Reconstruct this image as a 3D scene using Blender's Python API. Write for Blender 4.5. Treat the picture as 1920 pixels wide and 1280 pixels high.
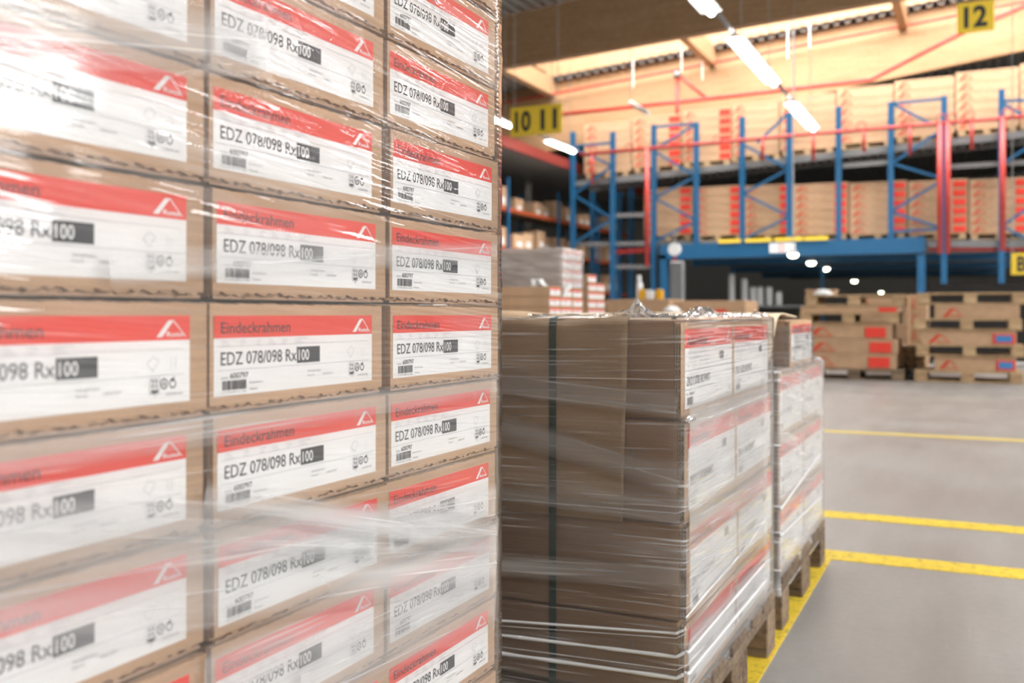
import bpy, bmesh, math, random
from mathutils import Vector, Matrix, noise

# ------------------------------------------------------------------ camera, world, light
S = bpy.context.scene
for o in list(bpy.data.objects):
    bpy.data.objects.remove(o)
COL = S.collection
F = 1828.0            # focal length in pixels of the 1920 wide frame
TH = math.radians(25.45)
CS, SN = math.cos(TH), math.sin(TH)
HC = 0.83             # lens height
HZ = 590.0            # horizon row
cam_d = bpy.data.cameras.new('camera')
cam = bpy.data.objects.new('camera', cam_d)
COL.objects.link(cam)
cam.location = (0, 0, HC)
cam.rotation_euler = (math.pi / 2, 0, TH)
cam_d.sensor_width = 36
cam_d.lens = F / 1920 * 36
cam_d.shift_y = -(640 - HZ) / 1920
cam_d.clip_start = 0.02
cam_d.clip_end = 200
cam_d.dof.use_dof = True
cam_d.dof.focus_distance = 1.27
cam_d.dof.aperture_fstop = 5.0
S.camera = cam

w = bpy.data.worlds.new('world')
S.world = w
w.use_nodes = True
w.node_tree.nodes['Background'].inputs[0].default_value = (0.92, 0.95, 1.0, 1)
w.node_tree.nodes['Background'].inputs[1].default_value = 0.6
S.view_settings.view_transform = 'Standard'
S.view_settings.look = 'None'
S.view_settings.gamma = 1
S.view_settings.exposure = 0.06
S.view_settings.use_curve_mapping = False
try:
    S.cycles.use_denoising = True
    S.cycles.max_bounces = 4
    S.cycles.diffuse_bounces = 2
    S.cycles.glossy_bounces = 2
    S.cycles.transparent_max_bounces = 14
    S.cycles.use_adaptive_sampling = True
    S.cycles.adaptive_threshold = .09
    S.cycles.adaptive_min_samples = 16
    S.cycles.sample_clamp_indirect = 6
    S.cycles.use_light_tree = True
except Exception:
    pass

LAMP = 84.0           # radiance of the strip lights


def area(name, loc, rot, sx, sy, power, color=(1, 1, 1)):
    d = bpy.data.lights.new(name, 'AREA')
    d.shape = 'RECTANGLE'; d.size = sx; d.size_y = sy
    d.energy = power; d.color = color
    o = bpy.data.objects.new(name, d)
    COL.objects.link(o)
    o.location = loc; o.rotation_euler = rot
    return o

# daylight falling through the roof light between the two glulam beams
area('skylight_offscreen', (0.0, 23.0, 11.2), (math.radians(22), 0, 0), 23, 4.4, 6500, (1.0, 0.985, 0.96))
# daylight through the long window of the right-hand wall
area('window_right_offscreen', (17.9, 6.4, 5.75), (0, math.radians(90), 0), 2.7, 19, 3000, (1.0, 0.985, 0.96))


def at(px, py, Y):
    """point on the plane Y = const that lies under a pixel of the 1920 frame"""
    t = (px - 960) / F
    d = Y / (t * SN + CS)
    return Vector((d * (t * CS - SN), Y, HC + (HZ - py) * d / F))


def atx(px, py, X):
    """point on the plane X = const"""
    d = F * X / (CS * (px - (960 + F * SN / CS)))
    t = (px - 960) / F
    return Vector((X, d * (t * SN + CS), HC + (HZ - py) * d / F))

# ------------------------------------------------------------------ materials
def srgb(r, g, b):
    def f(c):
        c /= 255
        return c / 12.92 if c <= .04045 else ((c + .055) / 1.055) ** 2.4
    return (f(r), f(g), f(b), 1)


class NT:
    def __init__(self, name):
        self.m = bpy.data.materials.new(name)
        self.m.use_nodes = True
        self.t = self.m.node_tree
        self.t.nodes.clear()
        self.out = self.t.nodes.new('ShaderNodeOutputMaterial')

    def n(self, typ, ins=None, **kw):
        x = self.t.nodes.new(typ)
        for k, v in kw.items():
            setattr(x, k, v)
        for k, v in (ins or {}).items():
            if isinstance(v, bpy.types.NodeSocket):
                self.t.links.new(v, x.inputs[k])
            else:
                x.inputs[k].default_value = v
        return x

    def math(self, op, a, b=0.0, c=0.0, clamp=False):
        x = self.t.nodes.new('ShaderNodeMath')
        x.operation = op; x.use_clamp = clamp
        for i, v in enumerate((a, b, c)):
            if isinstance(v, bpy.types.NodeSocket):
                self.t.links.new(v, x.inputs[i])
            else:
                x.inputs[i].default_value = v
        return x.outputs[0]

    def coords(self, kind='Object', scale=(1, 1, 1), rot=(0, 0, 0)):
        tc = self.n('ShaderNodeTexCoord')
        mp = self.n('ShaderNodeMapping', {'Vector': tc.outputs[kind], 'Scale': scale, 'Rotation': rot})
        return mp.outputs[0]

    def noise(self, vec, scale=5, detail=3, rough=.5):
        return self.n('ShaderNodeTexNoise', {'Vector': vec, 'Scale': scale, 'Detail': detail, 'Roughness': rough}).outputs['Fac']

    def ramp(self, fac, stops):
        r = self.n('ShaderNodeValToRGB', {'Fac': fac})
        e = r.color_ramp.elements
        while len(e) < len(stops):
            e.new(.5)
        for i, (p, c) in enumerate(stops):
            e[i].position = p
            e[i].color = c if len(c) == 4 else (*c, 1)
        return r.outputs[0]

    def rng(self, v, a, b, lo=0., hi=1.):
        return self.n('ShaderNodeMapRange', {'Value': v, 'From Min': a, 'From Max': b, 'To Min': lo, 'To Max': hi}).outputs[0]

    def mixc(self, fac, a, b):
        x = self.n('ShaderNodeMix', data_type='RGBA')
        for i, v in ((0, fac), (6, a), (7, b)):
            if isinstance(v, bpy.types.NodeSocket):
                self.t.links.new(v, x.inputs[i])
            else:
                x.inputs[i].default_value = v
        return x.outputs[2]

    def bsdf(self, color, rough=.6, metal=0., spec=.4, bump=None, bstr=.3, bdist=.002):
        ins = {'Base Color': color, 'Roughness': rough, 'Metallic': metal, 'Specular IOR Level': spec}
        if bump is not None:
            ins['Normal'] = self.n('ShaderNodeBump', {'Height': bump, 'Strength': bstr, 'Distance': bdist}).outputs[0]
        b = self.n('ShaderNodeBsdfPrincipled', ins)
        self.t.links.new(b.outputs[0], self.out.inputs[0])
        return b


ORD = ('first', 'second', 'third', 'fourth', 'fifth', 'sixth', 'seventh', 'eighth', 'ninth', 'tenth', 'eleventh', 'twelfth', 'thirteenth', 'fourteenth')
M = {}


def plain(name, col, rough=.6, metal=0., spec=.4, var=.06):
    t = NT(name)
    v = t.noise(t.coords(scale=(7, 7, 7)), 3, 1)
    dark = tuple(c * (1 - var) for c in col[:3]) + (1,)
    lite = tuple(min(1, c * (1 + var)) for c in col[:3]) + (1,)
    t.bsdf(t.mixc(v, dark, lite), rough, metal, spec)
    M[name] = t.m
    return t.m


def board(name, base, flute=(1, 1, 260), strength=.15):
    """corrugated board: fluting that shows faintly, fibre grain and blotches"""
    t = NT(name)
    fl = t.noise(t.coords(scale=flute), 1.0, 0)
    gr = t.noise(t.coords(scale=(90, 90, 90)), 4, 1)
    bl = t.noise(t.coords(scale=(5, 5, 5)), 2, 0)
    k = t.math('ADD', t.math('MULTIPLY', fl, .45), t.math('ADD', t.math('MULTIPLY', gr, .25), t.math('MULTIPLY', bl, .30)))
    info = t.n('ShaderNodeObjectInfo')
    k = t.math('ADD', k, t.math('MULTIPLY', t.math('SUBTRACT', info.outputs['Random'], .5), .16))
    c = t.mixc(t.rng(k, .3, .7), tuple(x * .82 for x in base[:3]) + (1,), tuple(min(1, x * 1.14) for x in base[:3]) + (1,))
    t.bsdf(c, .78, 0, .25, fl, strength, .001)
    M[name] = t.m


board('card', (.50, .325, .20, 1))
board('card_brown', (.40, .255, .165, 1))
board('card_pale', (.60, .43, .275, 1))
board('card_edge', (.62, .45, .29, 1))
board('card_cream', (.86, .72, .53, 1), strength=.03)
plain('paper', (.83, .83, .83), .45, 0, .4, .015)
plain('red', srgb(226, 66, 52), .45, 0, .4, .03)
plain('ink', (.035, .037, .045), .5, 0, .3, .05)
plain('ink_grey', (.30, .30, .33), .6, 0, .3, .05)
plain('ink_pale', (.60, .60, .62), .6, 0, .3, .03)
plain('logo_red', srgb(205, 70, 45), .7, 0, .3, .1)
plain('strap', (.012, .055, .045), .3, 0, .6, .1)
plain('blue_steel', srgb(24, 84, 124), .4, 0, .5, .12)
plain('red_steel', srgb(165, 48, 42), .4, 0, .5, .1)
plain('orange_steel', srgb(150, 68, 36), .5, 0, .4, .1)
plain('galvanised', (.21, .215, .22), .45, .5, .5, .15)
plain('deck_metal', (.34, .32, .30), .45, .35, .4, .1)
plain('wall_paint', (.42, .41, .39), .8, 0, .3, .1)
plain('black_sheet', (.018, .016, .015), .7, 0, .3, .2)
plain('red_shaded', srgb(120, 42, 34), .6)  # darkened copy of the red steel, shade put into the colour
plain('sign_yellow', srgb(236, 202, 62), .5, 0, .4, .05)
plain('line_far', srgb(228, 205, 110), .6)
plain('white_plastic', (.78, .79, .80), .4, 0, .5, .05)
plain('yellow_plastic', srgb(225, 170, 20), .4)
plain('blue_print', srgb(60, 130, 190), .6)
plain('grey_plastic', (.30, .31, .32), .5)
plain('rope_film', (.86, .87, .90), .22, 0, .7, .03)

# timber of pallets
def timber(name, a, b, sc=(2, 22, 22), rough=.8):
    t = NT(name)
    g = t.noise(t.coords(scale=sc), 3, 5, .65)
    s = t.noise(t.coords(scale=(6, 6, 6)), 2, 3)
    info = t.n('ShaderNodeObjectInfo')
    k = t.math('ADD', t.math('MULTIPLY', g, .7), t.math('ADD', t.math('MULTIPLY', s, .3), t.math('MULTIPLY', t.math('SUBTRACT', info.outputs['Random'], .5), .2)))
    c = t.ramp(k, [(.32, a), (.52, tuple((x + y) / 2 for x, y in zip(a, b))), (.7, b)])
    t.bsdf(c, rough, 0, .25, g, .5, .004)
    M[name] = t.m


timber('pallet_wood', (.085, .058, .040), (.29, .215, .15))
timber('pallet_block', (.07, .045, .030), (.36, .26, .17), (22, 22, 22))
timber('pallet_new', (.30, .19, .10), (.58, .41, .24))
timber('glulam', (.26, .145, .070), (.42, .27, .155), (.35, 3, 9), .6)

# painted lines on the concrete, worn
t = NT('line_yellow')
wv = t.noise(t.coords(scale=(9, 9, 9)), 3, 6, .7)
wf = t.noise(t.coords(scale=(60, 60, 60)), 2, 4, .7)
k = t.math('ADD', t.math('MULTIPLY', wv, .6), t.math('MULTIPLY', wf, .4))
c = t.ramp(k, [(.34, (.12, .10, .06)), (.40, (.52, .40, .06)), (.50, srgb(246, 212, 62)[:3]), (.75, srgb(250, 224, 96)[:3])])
t.bsdf(c, .55, 0, .35)
M['line_yellow'] = t.m

# concrete floor
t = NT('concrete')
v1 = t.noise(t.coords(scale=(.9, .9, .9)), 1.3, 5, .6)
v2 = t.noise(t.coords(scale=(18, 18, 18)), 2, 5, .6)
v3 = t.noise(t.coords(scale=(2.2, .35, 1), rot=(0, 0, .5)), 3, 3)
scr = t.noise(t.coords(scale=(40, 1.1, 1), rot=(0, 0, .9)), 3, 2)
k = t.math('ADD', t.math('MULTIPLY', v1, .45), t.math('ADD', t.math('MULTIPLY', v2, .2), t.math('MULTIPLY', v3, .35)))
c = t.ramp(k, [(.34, (.275, .268, .258)), (.5, (.345, .338, .327)), (.68, (.43, .423, .41))])
c = t.mixc(t.rng(scr, .70, .76, 0, .35), c, (.55, .53, .50, 1))
rg = t.rng(v1, .3, .7, .34, .52)
t.bsdf(c, rg, 0, .45, v2, .08, .002)
M['concrete'] = t.m

# strip-light diffuser
t = NT('lamp_on')
e = t.n('ShaderNodeEmission', {'Color': (1, .975, .94, 1), 'Strength': LAMP})
t.t.links.new(e.outputs[0], t.out.inputs[0])
M['lamp_on'] = t.m
t = NT('lamp_small')
e = t.n('ShaderNodeEmission', {'Color': (1, .97, .72, 1), 'Strength': 14})
t.t.links.new(e.outputs[0], t.out.inputs[0])
M['lamp_small'] = t.m


def film_mat(name, base=.07, streak=.40, haze=.30, ang=0., su=3.5, sv=260., gloss=.55, rough=.10, seed=0., fade=False, wr=.35):
    """stretch film: clear, with drawn-out milky streaks and shiny wrinkles; UV in metres (u along the wrap, v up)"""
    t = NT(name)
    tc = t.n('ShaderNodeTexCoord')
    uv = tc.outputs['UV']
    def mp(s, r=0., off=0.):
        q = t.n('ShaderNodeMapping', {'Vector': uv, 'Scale': (1, 1, 1), 'Rotation': (0, 0, r), 'Location': (seed + off, seed * 1.7, 0)})
        return t.n('ShaderNodeMapping', {'Vector': q.outputs[0], 'Scale': (s[0], s[1], 1)}).outputs[0]
    fine = t.noise(mp((su, sv), ang), 1, 1, .65)
    mid = t.noise(mp((su * .45, sv * .10), ang + .05, 5.), 1, 2, .6)
    big = t.noise(mp((2.2, 5.5), ang * 2, 9.), 1, 0, .5)
    st = t.rng(fine, .58, .70)
    md = t.rng(mid, .45, .72)
    bg = t.rng(big, .38, .70)
    amt = t.math('MULTIPLY', st, t.math('ADD', t.math('MULTIPLY', bg, .5), .5))
    f = t.math('ADD', t.math('MULTIPLY', amt, streak), t.math('ADD', base, t.math('MULTIPLY', t.math('MULTIPLY', md, bg), haze)))
    if fade:   # a band of film thins out towards its edges
        sep = t.n('ShaderNodeSeparateXYZ', {'Vector': t.n('ShaderNodeUVMap', uv_map='band').outputs[0]})
        vv = t.math('ABSOLUTE', t.math('SUBTRACT', t.math('MULTIPLY', sep.outputs[1], 2), 1))
        f = t.math('MULTIPLY', f, t.rng(t.math('ADD', vv, t.math('MULTIPLY', t.math('SUBTRACT', mid, .5), .9)), 1.0, .35))
    f = t.math('MINIMUM', f, .92)
    bump = t.math('ADD', t.math('MULTIPLY', t.noise(mp((su * 1.7, sv * .8), ang + .02, 2.), 1, 0), .8), t.math('MULTIPLY', t.noise(mp((su * .6, sv * .1), ang + .05, 7.), 1, 0), 1.3))
    nrm = t.n('ShaderNodeBump', {'Height': bump, 'Strength': wr, 'Distance': .004}).outputs[0]
    tr = t.n('ShaderNodeBsdfTransparent', {'Color': (.985, .985, .985, 1)})
    df = t.n('ShaderNodeBsdfDiffuse', {'Color': (.95, .95, .96, 1)})
    tl = t.n('ShaderNodeBsdfTranslucent', {'Color': (.88, .88, .90, 1)})
    mil = t.n('ShaderNodeMixShader', {0: .18, 1: df.outputs[0], 2: tl.outputs[0]})
    gl = t.n('ShaderNodeBsdfGlossy', {'Color': (1, 1, 1, 1), 'Roughness': rough, 'Normal': nrm})
    body = t.n('ShaderNodeMixShader', {0: f, 1: tr.outputs[0], 2: mil.outputs[0]})
    fr = t.n('ShaderNodeFresnel', {'IOR': 1.42, 'Normal': nrm})
    gf = t.math('MINIMUM', t.math('MULTIPLY', fr.outputs[0], gloss * 2.), .8)
    fin = t.n('ShaderNodeMixShader', {0: gf, 1: body.outputs[0], 2: gl.outputs[0]})
    t.t.links.new(fin.outputs[0], t.out.inputs[0])
    M[name] = t.m


film_mat('film_tall', base=.04, streak=.16, haze=.22, ang=.05, su=5, sv=300, gloss=.95, rough=.10, seed=1.3, wr=.22)
film_mat('film_band', base=.20, streak=.40, haze=.45, ang=0, su=3, sv=170, gloss=.4, rough=.14, seed=4.1, fade=True)
film_mat('film_low', base=.07, streak=.55, haze=.28, ang=-.02, su=4, sv=230, gloss=.60, rough=.12, seed=7.7, wr=.42)
film_mat('film_far', base=.30, streak=.40, haze=.40, ang=.10, su=4, sv=200, gloss=.5, rough=.15, seed=2.2)
film_mat('film_bunch', base=.30, streak=.60, haze=.40, ang=.0, su=20, sv=160, gloss=.8, rough=.08, seed=3.3, wr=1.0)

# ------------------------------------------------------------------ mesh helpers
class MB:
    def __init__(self):
        self.v = []; self.f = []; self.mi = []; self.mats = []
        self.uv = None

    def _m(self, mat):
        if mat not in self.mats:
            self.mats.append(mat)
        return self.mats.index(mat)

    def add(self, vs, fs, mat):
        k = len(self.v); i = self._m(mat)
        self.v += [tuple(p) for p in vs]
        for f in fs:
            self.f.append(tuple(a + k for a in f)); self.mi.append(i)
        return self

    def box(self, a, b, mat):
        x0, y0, z0 = a; x1, y1, z1 = b
        vs = [(x0, y0, z0), (x1, y0, z0), (x1, y1, z0), (x0, y1, z0), (x0, y0, z1), (x1, y0, z1), (x1, y1, z1), (x0, y1, z1)]
        fs = [(0, 3, 2, 1), (4, 5, 6, 7), (0, 1, 5, 4), (1, 2, 6, 5), (2, 3, 7, 6), (3, 0, 4, 7)]
        return self.add(vs, fs, mat)

    def cbox(self, a, b, mat, c=.004):
        """box with chamfered edges"""
        x0, y0, z0 = a; x1, y1, z1 = b
        vs = []; idx = {}
        for i in (0, 1):
            for j in (0, 1):
                for k in (0, 1):
                    P = [(x0, x1)[i], (y0, y1)[j], (z0, z1)[k]]
                    s = [1 - 2 * i, 1 - 2 * j, 1 - 2 * k]
                    for ax in range(3):
                        q = [P[m] + (0 if m == ax else s[m] * c) for m in range(3)]
                        idx[(i, j, k, ax)] = len(vs); vs.append(tuple(q))
        g = lambda i, j, k, ax: idx[(i, j, k, ax)]
        fs = [(g(0, 0, 0, 0), g(0, 0, 1, 0), g(0, 1, 1, 0), g(0, 1, 0, 0)), (g(1, 0, 0, 0), g(1, 1, 0, 0), g(1, 1, 1, 0), g(1, 0, 1, 0)),
              (g(0, 0, 0, 1), g(1, 0, 0, 1), g(1, 0, 1, 1), g(0, 0, 1, 1)), (g(0, 1, 0, 1), g(0, 1, 1, 1), g(1, 1, 1, 1), g(1, 1, 0, 1)),
              (g(0, 0, 0, 2), g(0, 1, 0, 2), g(1, 1, 0, 2), g(1, 0, 0, 2)), (g(0, 0, 1, 2), g(1, 0, 1, 2), g(1, 1, 1, 2), g(0, 1, 1, 2))]
        for i in (0, 1):
            for j in (0, 1):
                fs.append((g(i, j, 0, 0), g(i, j, 1, 0), g(i, j, 1, 1), g(i, j, 0, 1)))
                fs.append((g(i, 0, j, 0), g(i, 1, j, 0), g(i, 1, j, 2), g(i, 0, j, 2)))
                fs.append((g(0, i, j, 1), g(1, i, j, 1), g(1, i, j, 2), g(0, i, j, 2)))
        for i in (0, 1):
            for j in (0, 1):
                for k in (0, 1):
                    fs.append((g(i, j, k, 0), g(i, j, k, 1), g(i, j, k, 2)))
        return self.add(vs, fs, mat)

    def tube(self, pts, r, mat, seg=8, cap=True):
        pts = [Vector(p) for p in pts]
        n = len(pts); vs = []; fs = []
        up = Vector((0, 0, 1))
        for i, p in enumerate(pts):
            d = (pts[min(i + 1, n - 1)] - pts[max(i - 1, 0)]).normalized()
            a = d.cross(up)
            if a.length < 1e-3:
                a = d.cross(Vector((1, 0, 0)))
            a.normalize(); b = a.cross(d)
            rr = r[i] if isinstance(r, (list, tuple)) else r
            for s in range(seg):
                t_ = 2 * math.pi * s / seg
                vs.append(p + a * (rr * math.cos(t_)) + b * (rr * math.sin(t_)))
        for i in range(n - 1):
            for s in range(seg):
                s2 = (s + 1) % seg
                fs.append((i * seg + s, i * seg + s2, (i + 1) * seg + s2, (i + 1) * seg + s))
        if cap:
            fs.append(tuple(range(seg - 1, -1, -1)))
            fs.append(tuple((n - 1) * seg + s for s in range(seg)))
        return self.add(vs, fs, mat)

    def bar(self, p, q, w_, h_, mat):
        """rectangular bar from p to q"""
        p = Vector(p); q = Vector(q); d = (q - p).normalized()
        a = d.cross(Vector((0, 0, 1)))
        if a.length < 1e-3:
            a = Vector((1, 0, 0))
        a.normalize(); b = a.cross(d)
        vs = []
        for e in (p, q):
            for sa, sb in ((-1, -1), (1, -1), (1, 1), (-1, 1)):
                vs.append(e + a * (sa * w_ / 2) + b * (sb * h_ / 2))
        return self.add(vs, [(0, 3, 2, 1), (4, 5, 6, 7), (0, 1, 5, 4), (1, 2, 6, 5), (2, 3, 7, 6), (3, 0, 4, 7)], mat)

    def build(self, name, parent=None, smooth=False, tri=False):
        me = bpy.data.meshes.new(name)
        me.from_pydata(self.v, [], self.f)
        for m in self.mats:
            me.materials.append(M[m])
        me.polygons.foreach_set('material_index', self.mi)
        bm = bmesh.new(); bm.from_mesh(me)
        bmesh.ops.recalc_face_normals(bm, faces=bm.faces)
        bm.to_mesh(me); bm.free()
        if smooth:
            me.polygons.foreach_set('use_smooth', [True] * len(me.polygons))
        if self.uv:
            for nm, uvs in self.uv.items():
                lay = me.uv_layers.new(name=nm)
                for lp in me.loops:
                    lay.data[lp.index].uv = uvs[lp.vertex_index]
        me.update()
        return mesh_obj(name, me, parent)


def mesh_obj(name, me, parent=None, loc=None):
    o = bpy.data.objects.new(name, me)
    COL.objects.link(o)
    if parent is not None:
        o.parent = parent
    if loc is not None:
        o.location = loc
    return o


def empty(name, loc=(0, 0, 0), rz=0.):
    o = bpy.data.objects.new(name, None)
    o.empty_display_size = .1
    COL.objects.link(o)
    o.location = loc; o.rotation_euler = (0, 0, rz)
    return o


def tag(o, label=None, cat=None, group=None, kind=None):
    if label: o['label'] = label
    if cat: o['category'] = cat
    if group: o['group'] = group
    if kind: o['kind'] = kind
    return o


def kids(o):
    return KID.get(o.name, [])


KID = {}


def reg(parent, *ch):
    KID.setdefault(parent.name, []).extend(ch)


def copy_tree(o, parent=None):
    c = o.copy(); COL.objects.link(c)
    c.parent = parent
    for ch in o.children:
        copy_tree(ch, c)
    return c


def kill_tree(o):
    for ch in list(o.children):
        kill_tree(ch)
    bpy.data.objects.remove(o)


# ------------------------------------------------------------------ lettering
_tc = {}


def text_geo(s, off=0.):
    if (s, off) in _tc:
        return _tc[(s, off)]
    c = bpy.data.curves.new('txt', 'FONT')
    c.body = s; c.resolution_u = 3; c.fill_mode = 'FRONT'; c.offset = off
    o = bpy.data.objects.new('txt', c)
    COL.objects.link(o)
    dg = bpy.context.evaluated_depsgraph_get()
    me = bpy.data.meshes.new_from_object(o.evaluated_get(dg))
    vs = [(v.co.x, v.co.y) for v in me.vertices]
    fs = [tuple(p.vertices) for p in me.polygons]
    bpy.data.objects.remove(o); bpy.data.curves.remove(c); bpy.data.meshes.remove(me)
    _tc[(s, off)] = (vs, fs)
    return vs, fs


CAP = max(v[1] for v in text_geo('H')[0])


class Sheet(MB):
    """flat print on a label: u to the right, v downwards, in metres; lies in the local plane x = dx"""
    def __init__(self, dx):
        super().__init__(); self.dx = dx

    def P(self, u, v, e=0.):
        return (self.dx + e, u, -v)

    def rect(self, u0, v0, u1, v1, mat, e=0.):
        return self.add([self.P(u0, v0, e), self.P(u1, v0, e), self.P(u1, v1, e), self.P(u0, v1, e)], [(0, 3, 2, 1)], mat)

    def poly(self, pts, mat, e=0.):
        return self.add([self.P(a, b, e) for a, b in pts], [tuple(range(len(pts)))], mat)

    def text(self, s, u0, u1, vbase, cap, mat, off=0., e=0.):
        vs, fs = text_geo(s, off)
        a = min(p[0] for p in vs); b = max(p[0] for p in vs)
        k = (u1 - u0) / (b - a)
        return self.add([self.P(u0 + (x - a) * k, vbase - y / CAP * cap, e) for x, y in vs], fs, mat)

    def ring(self, cu, cv, ru, rv, th, mat, a0=0., a1=2 * math.pi, e=0., seg=20):
        pts = []; fs = []
        for i in range(seg + 1):
            t_ = a0 + (a1 - a0) * i / seg
            for q in (1, 1 - th):
                pts.append(self.P(cu + ru * q * math.cos(t_), cv - rv * q * math.sin(t_), e))
        for i in range(seg):
            fs.append((2 * i, 2 * i + 1, 2 * i + 3, 2 * i + 2))
        return self.add(pts, fs, mat)

    def build(self, name, parent=None):
        # keep all print facing out (+x local)
        me = bpy.data.meshes.new(name)
        me.from_pydata(self.v, [], self.f)
        for m in self.mats:
            me.materials.append(M[m])
        me.polygons.foreach_set('material_index', self.mi)
        me.update()
        return mesh_obj(name, me, parent)


def roof_emblem(sh, u0, u1, v0, v1, mat, word=True, e=0.):
    W_ = u1 - u0; H_ = v1 - v0
    q = lambda a, b: (u0 + a * W_, v0 + b * H_)
    sh.poly([q(0, 1), q(.40, .02), q(.58, 0), q(.19, 1)], mat, e)
    sh.poly([q(.50, .0), q(.58, 0), q(.60, .06), q(1.0, .99), q(.965, .99), q(.56, .07)], mat, e)
    if word:
        sh.text('Roto', u0 + .34 * W_, u0 + .90 * W_, v0 + .97 * H_, .26 * H_, mat, .018, e)


def barcode(sh, u0, u1, v0, v1, mat, n, seed):
    r = random.Random(seed); u = u0; st = (u1 - u0) / n
    while u < u1 - st:
        w_ = st * r.choice((.45, .5, .9, 1.3)); sh.rect(u, v0, min(u + w_, u1), v1, mat)
        u += w_ + st * r.choice((.4, .5, .8))


# ------------------------------------------------------------------ the hall
def roof(X):
    return 8.70 + .079 * X


flo = MB().box((-22, -12, -.3), (20, 64, 0), 'concrete').build('floor')
tag(flo, kind='structure')

XL, XR, YN, YF = -21., 18., -11., 62.
wl = MB().box((XL - .3, YN, 0), (XL, YF, 8.6), 'wall_paint').build('wall_left'); tag(wl, kind='structure')
wb = MB().box((XL, YF, 0), (XR, YF + .3, 10.6), 'wall_paint').build('wall_back'); tag(wb, kind='structure')
wf_ = MB().box((XL, YN - .3, 0), (XR, YN, 10.6), 'wall_paint').build('wall_front'); tag(wf_, kind='structure')
wr = MB()
WY0, WY1, WZ0, WZ1 = -3.1, 15.9, 4.4, 7.1
wr.box((XR, YN, 0), (XR + .3, YF, WZ0), 'wall_paint').box((XR, YN, WZ1), (XR + .3, YF, 10.6), 'wall_paint')
wr.box((XR, YN, WZ0), (XR + .3, WY0, WZ1), 'wall_paint').box((XR, WY1, WZ0), (XR + .3, YF, WZ1), 'wall_paint')
wr = wr.build('wall_right'); tag(wr, kind='structure')
bars = MB()
for k in range(7):
    y = WY0 + k * (WY1 - WY0) / 6
    bars.box((XR + .05, y - .06, WZ0), (XR + .2, y + .06, WZ1), 'white_plastic')
bars.box((XR + .05, WY0, WZ0), (XR + .2, WY1, WZ0 + .1), 'white_plastic').box((XR + .05, WY0, WZ1 - .1), (XR + .2, WY1, WZ1), 'white_plastic')
tag(bars.build('window_1'), kind='structure')
bars = MB()  # made-up window bars on the unseen blank wall, no opening behind them
for k in range(6):
    x = -6 + k * 14 / 5
    bars.box((x - .05, YN, 1.4), (x + .05, YN + .06, 5.0), 'white_plastic')
tag(bars.build('added_wall_bars'), kind='structure')

# trapezoidal metal deck: ribs run along the hall
def deck(mb, x0, x1, y0, y1, pitch=.28, h=.12):
    n = int((x1 - x0) / pitch)
    prof = []
    for i in range(n + 1):
        x = x0 + i * pitch
        for dx, dz in ((0, 0), (.10, 0), (.14, h), (.24, h)):
            if x + dx <= x1:
                prof.append((x + dx, roof(x + dx) + dz))
    vs = []; fs = []
    for (x, z) in prof:
        vs += [(x, y0, z), (x, y1, z), (x, y0, z + .012), (x, y1, z + .012)]
    for i in range(len(prof) - 1):
        a = 4 * i; b = a + 4
        fs += [(a, b, b + 1, a + 1), (a + 2, a + 3, b + 3, b + 2), (a, a + 2, b + 2, b), (a + 1, b + 1, b + 3, a + 3)]
    mb.add(vs, fs, 'deck_metal')


SKX0, SKX1, SKY0, SKY1 = -11.6, 12.0, 21.2, 26.75
cl = MB()
deck(cl, XL, XR, YN, SKY0); deck(cl, XL, XR, SKY1, YF); deck(cl, XL, SKX0, SKY0, SKY1); deck(cl, SKX1, XR, SKY0, SKY1)
for (a, b) in (((XL, YN, 0), (XR, SKY0, 0)), ((XL, SKY1 + .25, 0), (XR, YF, 0)), ((XL, SKY0, 0), (SKX0, SKY1 + .25, 0)), ((SKX1, SKY0, 0), (XR, SKY1 + .25, 0))):
    vs = []
    for z in (.14, .30):
        for (x, y) in ((a[0], a[1]), (b[0], a[1]), (b[0], b[1]), (a[0], b[1])):
            vs.append((x, y, roof(x) + z))
    cl.add(vs, [(0, 3, 2, 1), (4, 5, 6, 7), (0, 1, 5, 4), (1, 2, 6, 5), (2, 3, 7, 6), (3, 0, 4, 7)], 'deck_metal')
tag(cl.build('ceiling'), kind='structure')


def glulam(name, y0, y1, pts_bot, pts_top):
    """tapered beam across the hall given by bottom and top line (x, z)"""
    mb = MB(); vs = []
    n = 14
    def ev(p, x):
        return p[0][1] + (x - p[0][0]) * (p[1][1] - p[0][1]) / (p[1][0] - p[0][0])
    xs = [XL + (XR - XL) * i / n for i in range(n + 1)]
    fs = []
    for x in xs:
        zb, zt = ev(pts_bot, x), ev(pts_top, x)
        vs += [(x, y0, zb), (x, y1, zb), (x, y1, zt), (x, y0, zt)]
    for i in range(n):
        a = 4 * i; b = a + 4
        for k in range(4):
            fs.append((a + k, b + k, b + (k + 1) % 4, a + (k + 1) % 4))
    fs += [(0, 1, 2, 3), tuple(4 * n + k for k in (3, 2, 1, 0))]
    mb.add(vs, fs, 'glulam')
    o = mb.build(name)
    return tag(o, kind='structure')


Y1B, Y2B = 20.8, 27.0
b0 = at(938, 128, Y1B); b1 = at(1665, 0, Y1B)
glulam('roof_beam', Y1B, Y1B + .24, [(b0.x, b0.z), (b1.x, b1.z)], [(0, roof(0) - .005), (1, roof(1) - .005)])
c0 = at(1675, 146, Y2B); c1 = at(1920, 94, Y2B)
glulam('roof_beam', Y2B, Y2B + .24, [(c0.x, c0.z), (c1.x, c1.z)], [(0, roof(0) - .005), (1, roof(1) - .005)])
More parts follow.
